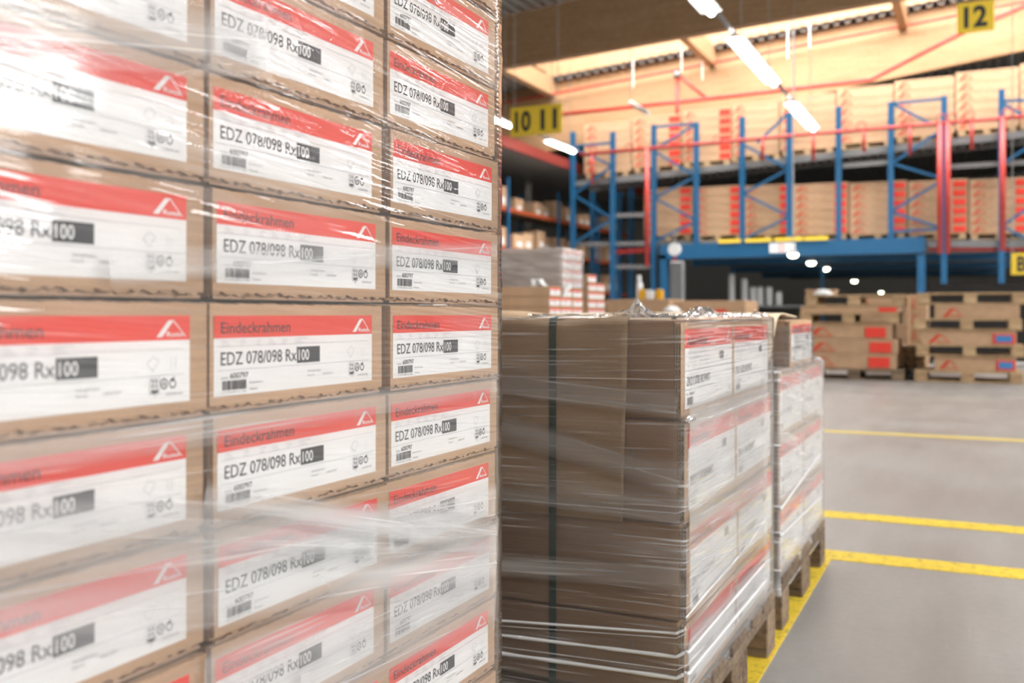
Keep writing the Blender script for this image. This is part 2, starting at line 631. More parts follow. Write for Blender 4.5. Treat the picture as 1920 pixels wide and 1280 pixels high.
# upstand of the roof light above the far beam, its ends and the near side
up = MB()
def slope_wall(mb, x0, x1, y0, y1, h0, h1):
    vs = [(x0, y0, roof(x0) + h0), (x1, y0, roof(x1) + h0), (x1, y1, roof(x1) + h0), (x0, y1, roof(x0) + h0),
          (x0, y0, roof(x0) + h1), (x1, y0, roof(x1) + h1), (x1, y1, roof(x1) + h1), (x0, y1, roof(x0) + h1)]
    mb.add(vs, [(0, 3, 2, 1), (4, 5, 6, 7), (0, 1, 5, 4), (1, 2, 6, 5), (2, 3, 7, 6), (3, 0, 4, 7)], 'glulam')
slope_wall(up, SKX0, SKX1, SKY1 + .02, SKY1 + .2, .14, 3.2)
slope_wall(up, SKX0 - .1, SKX0, SKY0, SKY1, .14, 3.2)
slope_wall(up, SKX1, SKX1 + .1, SKY0, SKY1, .14, 3.2)
slope_wall(up, SKX0, SKX1, SKY0 - .15, SKY0 - .02, .14, 2.4)
tag(up.build('trim_1'), kind='structure')
# purlins across the roof light
for i, px in enumerate((1030, 1332, 1692, 2090)):
    p = at(px, 150, SKY1)
    mb = MB()
    vs = []
    for y in (Y1B + .25, Y2B - .01):
        for (x, dz) in ((p.x - .10, -.42), (p.x + .10, -.42), (p.x + .10, .10), (p.x - .10, .10)):
            vs.append((x, y, roof(x) + dz))
    mb.add(vs, [(0, 3, 2, 1), (4, 5, 6, 7), (0, 1, 5, 4), (1, 2, 6, 5), (2, 3, 7, 6), (3, 0, 4, 7)], 'glulam')
    tag(mb.build('roof_purlin'), kind='structure')

# ------------------------------------------------------------------ floor markings
def marking(x0, y0, x1, y1, mat, label):
    o = MB().box((x0, y0, 0), (x1, y1, .0022), mat).build('floor_marking')
    tag(o, label, 'floor marking')


marking(-.56, -1.0, -.444, 3.448, 'line_yellow', 'worn yellow floor line running lengthwise beneath the edge of the wrapped pallets')
marking(-.56, 3.45, 7.5, 3.585, 'line_yellow', 'wide yellow floor line meeting the pallet bay line at a corner')
marking(-2.2, 4.165, 7.5, 4.30, 'line_yellow', 'yellow floor line parallel to the corner line, just beyond it')
marking(-3.0, 7.19, 9.0, 7.31, 'line_far', 'thin pale yellow floor line across the open aisle towards the stacked pallets')

# ------------------------------------------------------------------ pallets
def make_pallet(wood, block):
    r = empty('wooden_pallet')
    def part(nm, a, b, mat, c=.003):
        cx = [(a[i] + b[i]) / 2 for i in range(3)]
        cx[2] = a[2]
        o = MB().cbox([a[i] - cx[i] for i in range(3)], [b[i] - cx[i] for i in range(3)], mat, c).build(nm, r)
        o.location = cx
    L, W_ = 1.2, .8
    for y, wd in ((-.3275, .145), (-.1825, .1), (0, .145), (.1825, .1), (.3275, .145)):
        part('deck_board', (-L / 2, y - wd / 2, .122), (L / 2, y + wd / 2, .144), wood)
    for x in (-.5275, 0, .5275):
        part('stringer_board', (x - .0725, -W_ / 2, .100), (x + .0725, W_ / 2, .1219), wood)
        for y, wd in ((-.35, .1), (0, .145), (.35, .1)):
            part('block', (x - .0725, y - wd / 2, .022), (x + .0725, y + wd / 2, .0999), block)
    for y, wd in ((-.35, .1), (0, .145), (.35, .1)):
        part('bottom_board', (-L / 2, y - wd / 2, 0), (L / 2, y + wd / 2, .0219), wood)
    return r


PAL_OLD = make_pallet('pallet_wood', 'pallet_block')
PAL_NEW = make_pallet('pallet_new', 'pallet_new')


def pallet(proto, loc, label, group=None, rz=0.):
    o = copy_tree(proto)
    o.location = loc; o.rotation_euler = (0, 0, rz)
    return tag(o, label, 'pallet', group)

# ------------------------------------------------------------------ cartons of the tall stack
EDW, EDH, EDL = .267, .095, 1.2      # width of the label end, height, length
WX = -.567                           # plane of the label ends of the tall stack


def flute_wave(u, seed):
    return .0011 * math.sin(u * 420 + seed) + .0009 * math.sin(u * 173 + seed * 2.1) + .0006 * math.sin(u * 67 + seed)


def make_flashing_carton(lab=True, detail=True, card='card', seed=0):
    r = empty('carton')
    mb = MB()
    # tray with its front panel; the bottom edge of the panel waves with the fluting, a lid edge shows below it
    W_, H_, L_ = EDW - .008, EDH - .0012, EDL
    mb.cbox((-L_, .002, .002), (-.004, .002 + W_, H_ - .0015), card, .002)
    n = 48 if detail else 2
    vs = []; fs = []
    for i in range(n + 1):
        y = .002 + W_ * i / n
        z0 = .0052 + (flute_wave(y, seed) if detail else 0)
        z1 = H_ - .0022 + (flute_wave(y, seed + 9) * .35 if detail else 0)
        vs += [(-.0040, y, z0), (0, y, z0), (0, y, z1), (-.0040, y, z1 + .001)]
    for i in range(n):
        a = 4 * i; b = a + 4
        for k in range(4):
            fs.append((a + k, b + k, b + (k + 1) % 4, a + (k + 1) % 4))
    fs += [(0, 1, 2, 3), tuple(4 * n + k for k in (3, 2, 1, 0))]
    mb.add(vs, fs, card)
    body = mb.build('body', r)
    lip = MB()
    vs = []; fs = []
    for i in range(n + 1):
        y = .004 + (W_ - .004) * i / n
        z1 = .0030 + (flute_wave(y * 1.3, seed + 4) * .7 if detail else 0)
        vs += [(-.006, y, .0006), (-.0012, y, .0006), (-.0018, y, z1), (-.006, y, z1)]
    for i in range(n):
        a = 4 * i; b = a + 4
        for k in range(4):
            fs.append((a + k, b + k, b + (k + 1) % 4, a + (k + 1) % 4))
    lip.add(vs, fs, 'card_brown')
    lip.build('base_flap', r)
    if lab:
        make_ed_label(r, detail)
    return r


def make_ed_label(r, detail=True):
    LW, LH = .2352, .0678
    lb = MB().box((0, 0, -LH), (.0003, LW, 0), 'paper').build('label', r)
    lb.location = (.0002, .0062, EDH - .0132)
    rb = Sheet(.00045); rb.rect(0, 0, LW, .0191, 'red'); rb.build('red_band', lb)
    if not detail:
        s = Sheet(.0007)
        s.text('EDZ 078/098 Rx', .0085, .110, .0418, .0107, 'ink_grey')
        s.rect(.110, .0292, .145, .0443, 'ink')
        s.build('lettering', lb)
        return
    mm = .001
    s = Sheet(.00065)
    s.text('Eindeckrahmen', 8.5 * mm, 100 * mm, 14.9 * mm, 9.2 * mm, 'ink', .006)
    s.text('EDZ 078/098 Rx', 8.5 * mm, 109.2 * mm, 41.8 * mm, 10.8 * mm, 'ink', .004)
    s.rect(110 * mm, 29.2 * mm, 145 * mm, 44.2 * mm, 'ink')
    s.text('100', 112.2 * mm, 128 * mm, 41.6 * mm, 9.6 * mm, 'paper', .010, .0002)
    s.text('600797', 19.6 * mm, 42.4 * mm, 53.5 * mm, 4.8 * mm, 'ink', .004)
    s.text('Art.Nr.', 8.5 * mm, 17.5 * mm, 53.6 * mm, 2.1 * mm, 'ink_grey')
    s.rect(4 * mm, 26.0 * mm, 229 * mm, 26.25 * mm, 'ink_grey')
    s.rect(4 * mm, 46.0 * mm, 229 * mm, 46.3 * mm, 'ink_grey')
    for i, (u, wd) in enumerate(((9, 10), (32, 6), (53, 6), (69, 9), (88, 8), (107, 17))):
        for j in range(3):
            vv = 20.8 + j * 2.0
            s.rect(u * mm, vv * mm, (u + .9) * mm, (vv + .9) * mm, 'ink_pale')
            s.rect((u + 1.8) * mm, (vv + .1) * mm, (u + 1.8 + wd * (.45 + .25 * ((i + j) % 3))) * mm, (vv + .8) * mm, 'ink_pale')
    s.text('Kommission', 44.5 * mm, 62 * mm, 59.0 * mm, 2.0 * mm, 'ink_grey')
    s.text('Hinweis', 44.5 * mm, 55 * mm, 64.6 * mm, 2.0 * mm, 'ink_grey')
    s.text('Auftrag/Position', 126 * mm, 147 * mm, 53.2 * mm, 1.9 * mm, 'ink_grey')
    s.text('Pack-Nr.', 126 * mm, 137 * mm, 57.4 * mm, 1.9 * mm, 'ink_grey')
    s.text('1002707', 150 * mm, 166 * mm, 57.2 * mm, 1.9 * mm, 'ink_grey')
    s.text('102594-00', 210 * mm, 227 * mm, 61.8 * mm, 2.0 * mm, 'ink_grey')
    s.text('2', 197.5 * mm, 199.5 * mm, 62.4 * mm, 2.4 * mm, 'ink_grey')
    s.build('lettering', lb)
    em = Sheet(.00065); roof_emblem(em, 200 * mm, 231 * mm, 3.4 * mm, 16.6 * mm, 'paper'); em.build('emblem', lb)
    bc = Sheet(.00065)
    barcode(bc, 10.2 * mm, 41 * mm, 55 * mm, 63 * mm, 'ink', 34, 5)
    for k in range(13):
        bc.text(str('4048861942716'[k]), (8.8 + k * 2.5) * mm, (10.1 + k * 2.5) * mm, 65.7 * mm, 1.7 * mm, 'ink_grey')
    bc.build('barcode', lb)
    pg = Sheet(.00065)
    # handling box, care ring with letter, recycling arrow, open book, faint glass
    for a, b, c_, d in ((193.4, 47.6, 203.2, 48.0), (193.4, 59.6, 203.2, 60.0), (193.4, 47.6, 193.8, 60), (202.8, 47.6, 203.2, 60)):
        pg.rect(a * mm, b * mm, c_ * mm, d * mm, 'ink_grey')
    for (u, v) in ((195, 49), (198.4, 49), (195, 53), (198.4, 53)):
        pg.rect(u * mm, v * mm, (u + 2.0) * mm, (v + .9) * mm, 'ink')
        pg.rect((u + 1.2) * mm, v * mm, (u + 2.2) * mm, (v + 3.0) * mm, 'ink')
    pg.poly([(194.6 * mm, 57 * mm), (195.4 * mm, 59.3 * mm), (201.2 * mm, 59.3 * mm), (202.2 * mm, 56.2 * mm), (200.4 * mm, 57 * mm)], 'ink')
    pg.ring(207.8 * mm, 52.6 * mm, 3.8 * mm, 4.4 * mm, .24, 'ink')
    pg.text('A', 205.9 * mm, 209.7 * mm, 54.8 * mm, 4.4 * mm, 'ink')
    pg.ring(216.8 * mm, 52.6 * mm, 3.5 * mm, 4.2 * mm, .26, 'ink', math.radians(130), math.radians(390))
    pg.poly([(213.8 * mm, 50.2 * mm), (218.6 * mm, 47.6 * mm), (218.4 * mm, 51.6 * mm)], 'ink')
    pg.poly([(190 * mm, 36.5 * mm), (196.5 * mm, 31.0 * mm), (196.9 * mm, 31.4 * mm), (190.7 * mm, 36.8 * mm)], 'ink_pale')
    pg.poly([(196.5 * mm, 31.0 * mm), (202.6 * mm, 34.0 * mm), (202.4 * mm, 34.5 * mm), (196.4 * mm, 31.6 * mm)], 'ink_pale')
    pg.poly([(190.0 * mm, 36.5 * mm), (196.0 * mm, 42.4 * mm), (196.5 * mm, 42.0 * mm), (190.6 * mm, 36.2 * mm)], 'ink_pale')
    pg.poly([(196.0 * mm, 42.6 * mm), (202.6 * mm, 34.0 * mm), (203.0 * mm, 34.4 * mm), (196.6 * mm, 42.9 * mm)], 'ink_pale')
    for u in (215, 219.5):
        pg.rect(u * mm, 33 * mm, (u + .4) * mm, 42 * mm, 'ink_pale')
    pg.build('pictograms', lb)


ED = make_flashing_carton(True, True, 'card', 0.)
ED2 = make_flashing_carton(True, True, 'card', 2.7)
rnd = random.Random(11)
ZSEAM = .8426
ROWS = 14
Y0 = 1.151 - 3 * EDW
base_z = ZSEAM - 7 * EDH             # the lowest layer
column_txt = ('tall stack column farthest from the strapped load',
              'middle column of the tall stack',
              'tall stack column next to the strapped load')
for c_ in range(3):
    for r_ in range(ROWS):
        o = copy_tree(ED if (r_ * 3 + c_) % 2 else ED2)
        jx = rnd.uniform(-.004, .0015); jy = rnd.uniform(-.0012, .0012)
        o.location = (WX + jx, Y0 + c_ * EDW + jy, base_z + r_ * EDH)
        o.rotation_euler = (0, 0, rnd.uniform(-.0035, .0035))
        tag(o, 'brown carton with red-banded label, ' + column_txt[c_], 'carton', 'labelled cartons, column %s' % ('one', 'two', 'three')[c_])
kill_tree(ED); kill_tree(ED2)
pallet(PAL_OLD, (WX - .6, Y0 + .4, 0), 'weathered wooden pallet under the tall wrapped carton stack')
slip = MB().cbox((-.6, -.4, 0), (.6, .4, base_z - .1445), 'card', .004).build('slip_sheet')
slip.location = (WX - .6, Y0 + .4, .1442)
tag(slip, 'thick brown board tray between pallet and the tall carton stack', 'board')

# ------------------------------------------------------------------ stretch film
def arc_path(pts, step):
    out = []
    for (a, b) in zip(pts[:-1], pts[1:]):
        n = max(1, int((Vector(b) - Vector(a)).length / step))
        for i in range(n):
            out.append(tuple(Vector(a).lerp(Vector(b), i / n)))
    out.append(tuple(pts[-1]))
    return out


def film_wrap(name, pts, z0, z1, mat, off=.004, amp=.0015, step=.02, zstep=.012, seed=0., fold=0., foldamp=.008, seams=(), tilt=0.):
    """sheet along a path (pts in plan, outward normal to the right of travel); optional collar folded in over the top"""
    P = arc_path([Vector((a, b, 0)) for a, b in pts], step)
    n = len(P)
    nor = []
    for i in range(n):
        d = (Vector(P[min(i + 1, n - 1)]) - Vector(P[max(i - 1, 0)])).normalized()
        nor.append(Vector((d.y, -d.x, 0)))
    nz = max(2, int((z1 - z0) / zstep))
    mb = MB(); vs = []; uvs = []
    L = 0.; ls = [0.]
    for i in range(1, n):
        L += (Vector(P[i]) - Vector(P[i - 1])).length; ls.append(L)
    rows = [(z0 + (z1 - z0) * j / nz, 0.) for j in range(nz + 1)]
    if fold:
        rows += [(z1, fold * q) for q in (.12, .3, .55, .8, 1.)]
    for (z, inn) in rows:
        for i in range(n):
            p = Vector(P[i]); q = noise.noise(Vector((ls[i] * 9 + seed, z * 34, seed))) + .6 * noise.noise(Vector((ls[i] * 30 + seed, z * 130, seed + 3)))
            o_ = off + amp * q
            for sz in seams:
                o_ -= .0035 * math.exp(-((z - sz) / .012) ** 2)
            o_ = max(o_, .0016)
            zz = z
            if inn:
                g = noise.noise(Vector((ls[i] * 22 + seed, inn * 60, 5.)))
                o_ = off - inn
                zz = z + .003 + foldamp * abs(g) * (1.4 if inn > .02 else .4)
            pp = p + nor[i] * o_
            vs.append((pp.x, pp.y, zz)); uvs.append((ls[i], z + inn + ls[i] * tilt))
    m = len(rows); fs = []
    for j in range(m - 1):
        for i in range(n - 1):
            a = j * n + i
            fs.append((a, a + 1, a + n + 1, a + n))
    mb.add(vs, fs, mat)
    me = bpy.data.meshes.new(name)
    me.from_pydata(mb.v, [], mb.f)
    me.materials.append(M[mat])
    me.polygons.foreach_set('use_smooth', [True] * len(me.polygons))
    lay = me.uv_layers.new(name='UVMap')
    for lp in me.loops:
        lay.data[lp.index].uv = uvs[lp.vertex_index]
    me.update()
    return mesh_obj(name, me)


def film_band(name, A, B, width, nrm, mat, parent, n=40, m=8, seed=0., amp=.0012, spread=0.):
    """a diagonal band of film between two points of a face; widens by `spread` towards B"""
    A = Vector(A); B = Vector(B); d = (B - A); L = d.length; d.normalize()
    nrm = Vector(nrm); s = nrm.cross(d).normalized()
    vs = []; uv1 = []; uv2 = []
    for j in range(m + 1):
        v = j / m
        for i in range(n + 1):
            u = i / n
            wd = width * (1 + spread * u)
            p = A + d * (L * u) + s * ((v - .5) * wd)
            p += nrm * (amp * (1 + noise.noise(Vector((u * L * 12 + seed, v * 6, seed)))))
            vs.append(tuple(p)); uv1.append((u * L + seed, (v - .5) * wd + seed)); uv2.append((u, v))
    fs = [(j * (n + 1) + i, j * (n + 1) + i + 1, (j + 1) * (n + 1) + i + 1, (j + 1) * (n + 1) + i) for j in range(m) for i in range(n)]
    me = bpy.data.meshes.new(name)
    me.from_pydata(vs, [], fs); me.materials.append(M[mat])
    me.polygons.foreach_set('use_smooth', [True] * len(me.polygons))
    for nm, uu in (('UVMap', uv1), ('band', uv2)):
        lay = me.uv_layers.new(name=nm)
        for lp in me.loops:
            lay.data[lp.index].uv = uu[lp.vertex_index]
    me.update()
    return mesh_obj(name, me, parent)


def strand(name, pts, r, parent, seed=0., flat=.55):
    """rolled edge of the film pulled into a cord"""
    pts = [Vector(p) for p in pts]
    q = []
    for a, b in zip(pts[:-1], pts[1:]):
        for i in range(16):
            q.append(a.lerp(b, i / 16))
    q.append(pts[-1])
    rr = [r * (1 + .45 * noise.noise(Vector((i * .35 + seed, seed, 0)))) for i in range(len(q))]
    return MB().tube(q, rr, 'rope_film', 6).build(name, parent, smooth=True)


F1X = WX + .006
top1 = base_z + ROWS * EDH
f1 = film_wrap('stretch_film', [(WX - 1.19, Y0 - .004), (WX + .001, Y0 - .004), (WX + .002, Y0), (WX + .002, Y0 + .801 - .003), (WX - .003, Y0 + .804), (WX - 1.19, Y0 + .804)],
               .16, top1 + .01, 'film_tall', .0035, .0014, .016, .011, 1., .12, tilt=0.)
tag(f1, 'clear stretch film wrapped round the tall stack of labelled cartons', 'stretch film')
for i, (a, b, wd, sp) in enumerate((((-10, 1010), (945, 1010), .05, .4), ((-10, 1120), (945, 940), .045, .2), ((-20, 960), (700, 1000), .035, .6), ((380, 1290), (945, 1040), .07, .5),
                                    ((560, 1290), (945, 1120), .05, .6), ((380, 930), (945, 1010), .03, .8), ((-20, 1180), (945, 1050), .05, .3), ((-40, 40), (500, 90), .05, .2), ((200, 500), (940, 470), .03, .0), ((-20, 860), (945, 720), .03, .0))):
    A = atx(max(a[0], -60), a[1], F1X); B = atx(min(b[0], 928), b[1], F1X)
    film_band('film_band', A + Vector((.0008 * i * .3, 0, 0)), B + Vector((.0008 * i * .3, 0, 0)), wd, (1, 0, 0), 'film_band', f1, seed=i * 3.1, spread=sp)

# ------------------------------------------------------------------ strapped load (second pallet) and the load behind it
ZX = -.4648
ZW = .4                                # width of a carton end


def make_shutter_carton(H_, code, name='carton', depth=1.2, edge=True, top_label=True):
    r = empty(name)
    W_ = ZW - .003
    mb = MB()
    mb.cbox((-depth, .0015, .0015), (-.0108, .0015 + W_, H_ - .001), 'card_brown', .003)
    mb.build('body', r)
    fp = MB()
    e0 = .0168 if edge else .0046
    n = 80
    vs = []; fs = []
    for i in range(n + 1):
        y = e0 + (W_ - e0) * i / n
        z1 = H_ - .004 + .0012 * math.sin(i * 1.57)
        vs += [(-.0107, y, .004), (0, y, .004), (0, y, z1), (-.0107, y, z1)]
    for i in range(n):
        a = 4 * i; b = a + 4
        for k in range(4):
            fs.append((a + k, b + k, b + (k + 1) % 4, a + (k + 1) % 4))
    fs += [(0, 1, 2, 3), tuple(4 * n + k for k in (3, 2, 1, 0))]
    fp.add(vs, fs, 'card')
    fp.build('end_panel', r)
    if edge:
        # raw edge of the end panel: double-wall board, three liners with zigzag flutes between
        ed = MB()
        y0 = -.0004; TW = .0105
        for x0 in (-TW, -TW / 2 - .0004, -.0009):
            ed.box((x0, y0, .004), (x0 + .0009, .0165, H_ - .004), 'card' if x0 > -.001 else 'card_edge')
        st_ = .0042
        m = int((H_ - .014) / st_)
        for (xl, xr) in ((-TW + .0009, -TW / 2 - .0004), (-TW / 2 + .0005, -.0009)):
            for i in range(m):
                z = .005 + i * st_
                xa, xb = (xl, xr) if i % 2 else (xr, xl)
                ed.add([(xa, y0, z), (xb, y0, z + st_), (xb, .016, z + st_), (xa, .016, z),
                        (xa, y0, z + .0009), (xb, y0, z + st_ + .0009), (xb, .016, z + st_ + .0009), (xa, .016, z + .0009)],
                       [(0, 1, 2, 3), (4, 7, 6, 5), (0, 4, 5, 1), (3, 2, 6, 7)], 'card_edge')
        ed.build('corrugated_edge', r)
    # print marks on the long side
    mk = MB()
    mk.box((-.105, .0008, H_ * .70), (-.095, .00148, H_ * .70 + .0012), 'ink_grey').box((-.0965, .0008, H_ * .62), (-.095, .00148, H_ * .70), 'ink_grey')
    mk.build('corner_mark', r)
    # label
    LW, LH = ZW - .028, min(H_ - .034, .146)
    lb = MB().box((0, 0, -LH), (.0004, LW, 0), 'paper').build('label', r)
    lb.location = (.0002, .024, H_ - .016)
    u = LW / 100; v = LH / 100
    s = Sheet(.0006); s.rect(0, 0, LW, 24 * v, 'red'); s.build('red_band', lb)
    s = Sheet(.0009)
    s.text('Außenrollladen', 4 * u, 43 * u, 20 * v, 10 * v, 'ink', .01)
    for i in range(4):
        for j in range(4):
            uu, vv = (5 + i * 11), (29 + j * 5.4)
            s.rect(uu * u, vv * v, (uu + .4) * u, (vv + 3.2) * v, 'ink_grey')
            s.rect((uu + 2) * u, (vv + 1) * v, (uu + 5 + 2 * ((i + j) % 3)) * u, (vv + 2.2) * v, 'ink_pale')
    s.rect(1 * u, 52 * v, 99 * u, 52.6 * v, 'ink_grey')
    s.text(code, 3 * u, 49 * u, 71 * v, 11 * v, 'ink', .004)
    s.rect(1 * u, 76 * v, 99 * u, 76.6 * v, 'ink_grey')
    for (a, b, c_) in ((60, 80, 66), (71, 80, 78), (82, 80, 88), (60, 85, 67)):
        s.rect(a * u, b * v, c_ * u, (b + 1.3) * v, 'ink_pale')
    s.text('Nr.', 3 * u, 6.5 * u, 83.5 * v, 3 * v, 'ink')
    s.text('350/407', 8 * u, 18 * u, 83.5 * v, 3.6 * v, 'ink')
    s.text('102594', 82 * u, 92 * u, 95 * v, 2.4 * v, 'ink_grey')
    s.build('lettering', lb)
    b_ = Sheet(.0009)
    barcode(b_, 70 * u, 80 * u, 32 * v, 44 * v, 'ink', 16, 3)
    barcode(b_, 4 * u, 15 * u, 86 * v, 96 * v, 'ink', 16, 8)
    b_.build('barcode', lb)
    e_ = Sheet(.0009); roof_emblem(e_, 86 * u, 98 * u, 4 * v, 21 * v, 'paper'); e_.build('emblem', lb)
    g = Sheet(.0009); g.ring(93.5 * u, 86 * v, 2.6 * u, 5 * v, .3, 'ink_grey', math.radians(120), math.radians(390)); g.build('pictograms', lb)
    return r


Z2Y = 1.684
rows2 = [(.1445, .139, 'ZRO F 114/118 R4WT'), (.2840, .1735, 'ZRO F 114/118 R4WT'), (.4580, .1835, 'ZRO F 114/118 R4WT'), (.6420, .178, 'ZRO S 078/140 P4WT')]
layer2 = ('bottom layer', 'second layer', 'third layer', 'top layer')
for k, (z, H_, code) in enumerate(rows2):
    for c_ in range(2):
        o = make_shutter_carton(H_, code, edge=(c_ == 0))
        o.location = (ZX + (.000, .003, -.0005, -.006)[k] - c_ * .001, Z2Y + c_ * ZW + (0, .004, .002, 0)[k], z)
        tag(o, 'white-labelled carton, %s of the green-strapped load, %s' % (layer2[k], ('at its strapped face', 'beside the next load')[c_]), 'carton')
pallet(PAL_OLD, (ZX - .6 + .012, Z2Y + .4, 0), 'weathered pallet carrying the green-strapped carton load')

# cover sheet of paper board folded over the top and pinched by the strap
def cover_sheet():
    zt = .8206
    mb = MB()
    xs = [-1.62 + i * (1.62 - .566) / 74 for i in range(75)]
    prof = [('t', .30), ('t', .20), ('t', .10), ('t', .05), ('t', .025), ('t', .010)] + [('f', q) for q in (.006, .016, .03, .05, .08, .12, .18, .25, .31, .366)]
    vs = []
    sx = -.713
    for lay_ in (0, 1):
        for (kind, q) in prof:
            for x in xs:
                pin = math.exp(-((x - sx) / .075) ** 2)
                bulge = .015 * (1 - pin) * (1 - .25 * abs(math.sin((x + .2) * 2.0))) * min(1., max(.12, (-.566 - x) / .16)) * (1.1 if x < sx else 1)
                th = .0025 * (1 - lay_)
                if kind == 't':
                    y = Z2Y + q - .004 * (1 - pin)
                    z = zt + .0035 + bulge * (1.0 if q < .12 else .5) - .007 * pin * math.exp(-q / .05) + th
                else:
                    y = Z2Y - .004 - .007 * (1 - pin) * math.exp(-q / .05) - .0015 * abs(math.sin(x * 23 + q * 9)) - th
                    z = zt + .0015 + bulge * .8 * math.exp(-q / .02) - q
                    y = min(y, Z2Y - .0035 - th)
                xe = x
                if x > -.58:
                    xe = x - .012 * q / .366
                vs.append((xe, y, z))
    n = len(xs); m = len(prof); fs = []
    for j in range(m - 1):
        for i in range(n - 1):
            a = j * n + i
            fs.append((a, a + 1, a + n + 1, a + n)); b = a + n * m
            fs.append((b, b + n, b + n + 1, b + 1))
    N = n * m
    for j in range(m - 1):
        for i in (0, n - 1):
            a = j * n + i
            fs.append((a, a + n, a + n + N, a + N))
    for i in range(n - 1):
        for j in (0, m - 1):
            a = j * n + i
            fs.append((a, a + 1, a + 1 + N, a + N))
    mb.add(vs, fs, 'card_pale')
    o = mb.build('cover_sheet', None, True)
    tag(o, 'pale cardboard cover sheet folded over the green-strapped load', 'cardboard sheet')


cover_sheet()

# strap
st = MB()
def strap_ring(x, w_, yf, yb, zt, zb):
    th = .0012
    path = [(yf, zb), (yf, zb + .3), (yf, zt - .012), (yf + .004, zt - .004), (yf + .012, zt), (yf + .10, zt + .002), (yb - .02, zt + .002), (yb, zt - .02), (yb, zb)]
    vs = []; fs = []
    n = len(path)
    cy, cz = (yf + yb) / 2, (zt + zb) / 2
    for (y, z) in path:
        dy, dz = (cy - y), (cz - z); l = math.hypot(dy, dz)
        for (yy, zz) in ((y, z), (y + dy / l * th, z + dz / l * th)):
            vs += [(x - w_ / 2, yy, zz), (x + w_ / 2, yy, zz)]
    for i in range(n):
        a = 4 * i; b = 4 * ((i + 1) % n)
        fs += [(a, a + 1, b + 1, b), (a + 2, b + 2, b + 3, a + 3), (a, b, b + 2, a + 2), (a + 1, a + 3, b + 3, b + 1)]
    st.add(vs, fs, 'strap')
strap_ring(-.713, .0145, Z2Y - .0105, Z2Y + .812, .8275, .121)
tag(st.build('packing_strap'), 'dark green plastic packing strap tied round the cardboard-covered load', 'strap')

# film of the second load
f2 = film_wrap('stretch_film', [(ZX - 1.19, Z2Y - .013), (ZX - .006, Z2Y - .013), (ZX + .004, Z2Y - .010), (ZX + .006, Z2Y), (ZX + .006, Z2Y + .80), (ZX, Z2Y + .812), (ZX - 1.19, Z2Y + .812)],
               .115, .822, 'film_low', .002, .0012, .016, .010, 5., .05, .010)
tag(f2, 'streaky stretch film round the green-strapped carton load', 'stretch film')
fy = Z2Y - .0175
fx = ZX + .0105
def fr(px, py): return at(px, py, fy)
def rt(px, py): return atx(px, py, fx)
def cor(py): 
    p = atx(1283, py, fx); return Vector((fx - .004, fy + .004, p.z))
for i, (l0, l1, c0_, r1, r_) in enumerate(((1130, 1163, 1187, None, .0024), (1160, 1190, 1231, 1050, .0031), (1190, 1224, 1271, 1085, .0034), (1150, 1173, 1196, None, .0007), (1175, 1212, 1256, None, .0007), (700, 705, 712, None, .0005), (905, 935, 962, None, .0008))):
    pts = [fr(700, l0), fr(938, l1), fr(1268, c0_), cor(c0_)]
    if r1:
        pts += [rt(1290, c0_ - 8), rt(1438, r1)]
    strand('film_strand', pts, r_, f2, i * 7.)
strand('film_strand', [cor(1166), rt(1330, 1105), rt(1400, 1025), rt(1438, 968)], .0016, f2, 3.)
strand('film_strand', [cor(792), rt(1330, 782), rt(1400, 755), rt(1440, 738)], .0012, f2, 9.)
for i, (a, b, wd, ma) in enumerate((((940, 720), (1270, 760), .05, 'film_band'), ((940, 800), (1275, 900), .06, 'film_band'), ((940, 925), (1275, 975), .03, 'film_band'), ((940, 1060), (1275, 1080), .05, 'film_band'))):
    film_band('film_band', fr(*a), fr(*b), wd, (0, -1, 0), ma, f2, seed=20 + i * 2.3)
for i, (a, b, wd) in enumerate((((1292, 830), (1438, 760), .13), ((1292, 960), (1438, 880), .13), ((1292, 1060), (1438, 985), .12), ((1292, 1230), (1438, 1085), .12), ((1292, 785), (1438, 735), .05), ((1292, 990), (1438, 905), .06))):
    film_band('film_band', rt(*a), rt(*b), wd, (1, 0, 0), 'film_band', f2, seed=40 + i * 2.7)
# bunched film lying on the top edges
def bunch(name, pts, h, wd, parent, seed, mat='film_bunch'):
    pts = [Vector(p) for p in pts]
    P = arc_path(pts, .008); n = len(P); vs = []; fs = []; uv = []
    seg = 10
    for i in range(n):
        p = Vector(P[i]); d = (Vector(P[min(i + 1, n - 1)]) - Vector(P[max(i - 1, 0)])).normalized()
        a = Vector((d.y, -d.x, 0)).normalized()
        for s_ in range(seg):
            t_ = math.pi * s_ / (seg - 1)
            k = 1 + .9 * noise.noise(Vector((i * .45 + seed, s_ * .8, seed))) + .5 * noise.noise(Vector((i * 1.3, s_ * 2.1, seed)))
            q = p + a * (math.cos(t_) * wd * k) + Vector((0, 0, max(.001, math.sin(t_) * h(i / (n - 1)) * k)))
            vs.append(tuple(q)); uv.append((i * .008, s_ * .01))
    for i in range(n - 1):
        for s_ in range(seg - 1):
            a = i * seg + s_
            fs.append((a, a + 1, a + seg + 1, a + seg))
    me = bpy.data.meshes.new(name); me.from_pydata(vs, [], fs); me.materials.append(M[mat])
    lay = me.uv_layers.new(name='UVMap')
    for lp in me.loops:
        lay.data[lp.index].uv = uv[lp.vertex_index]
    me.update()
    return mesh_obj(name, me, parent)


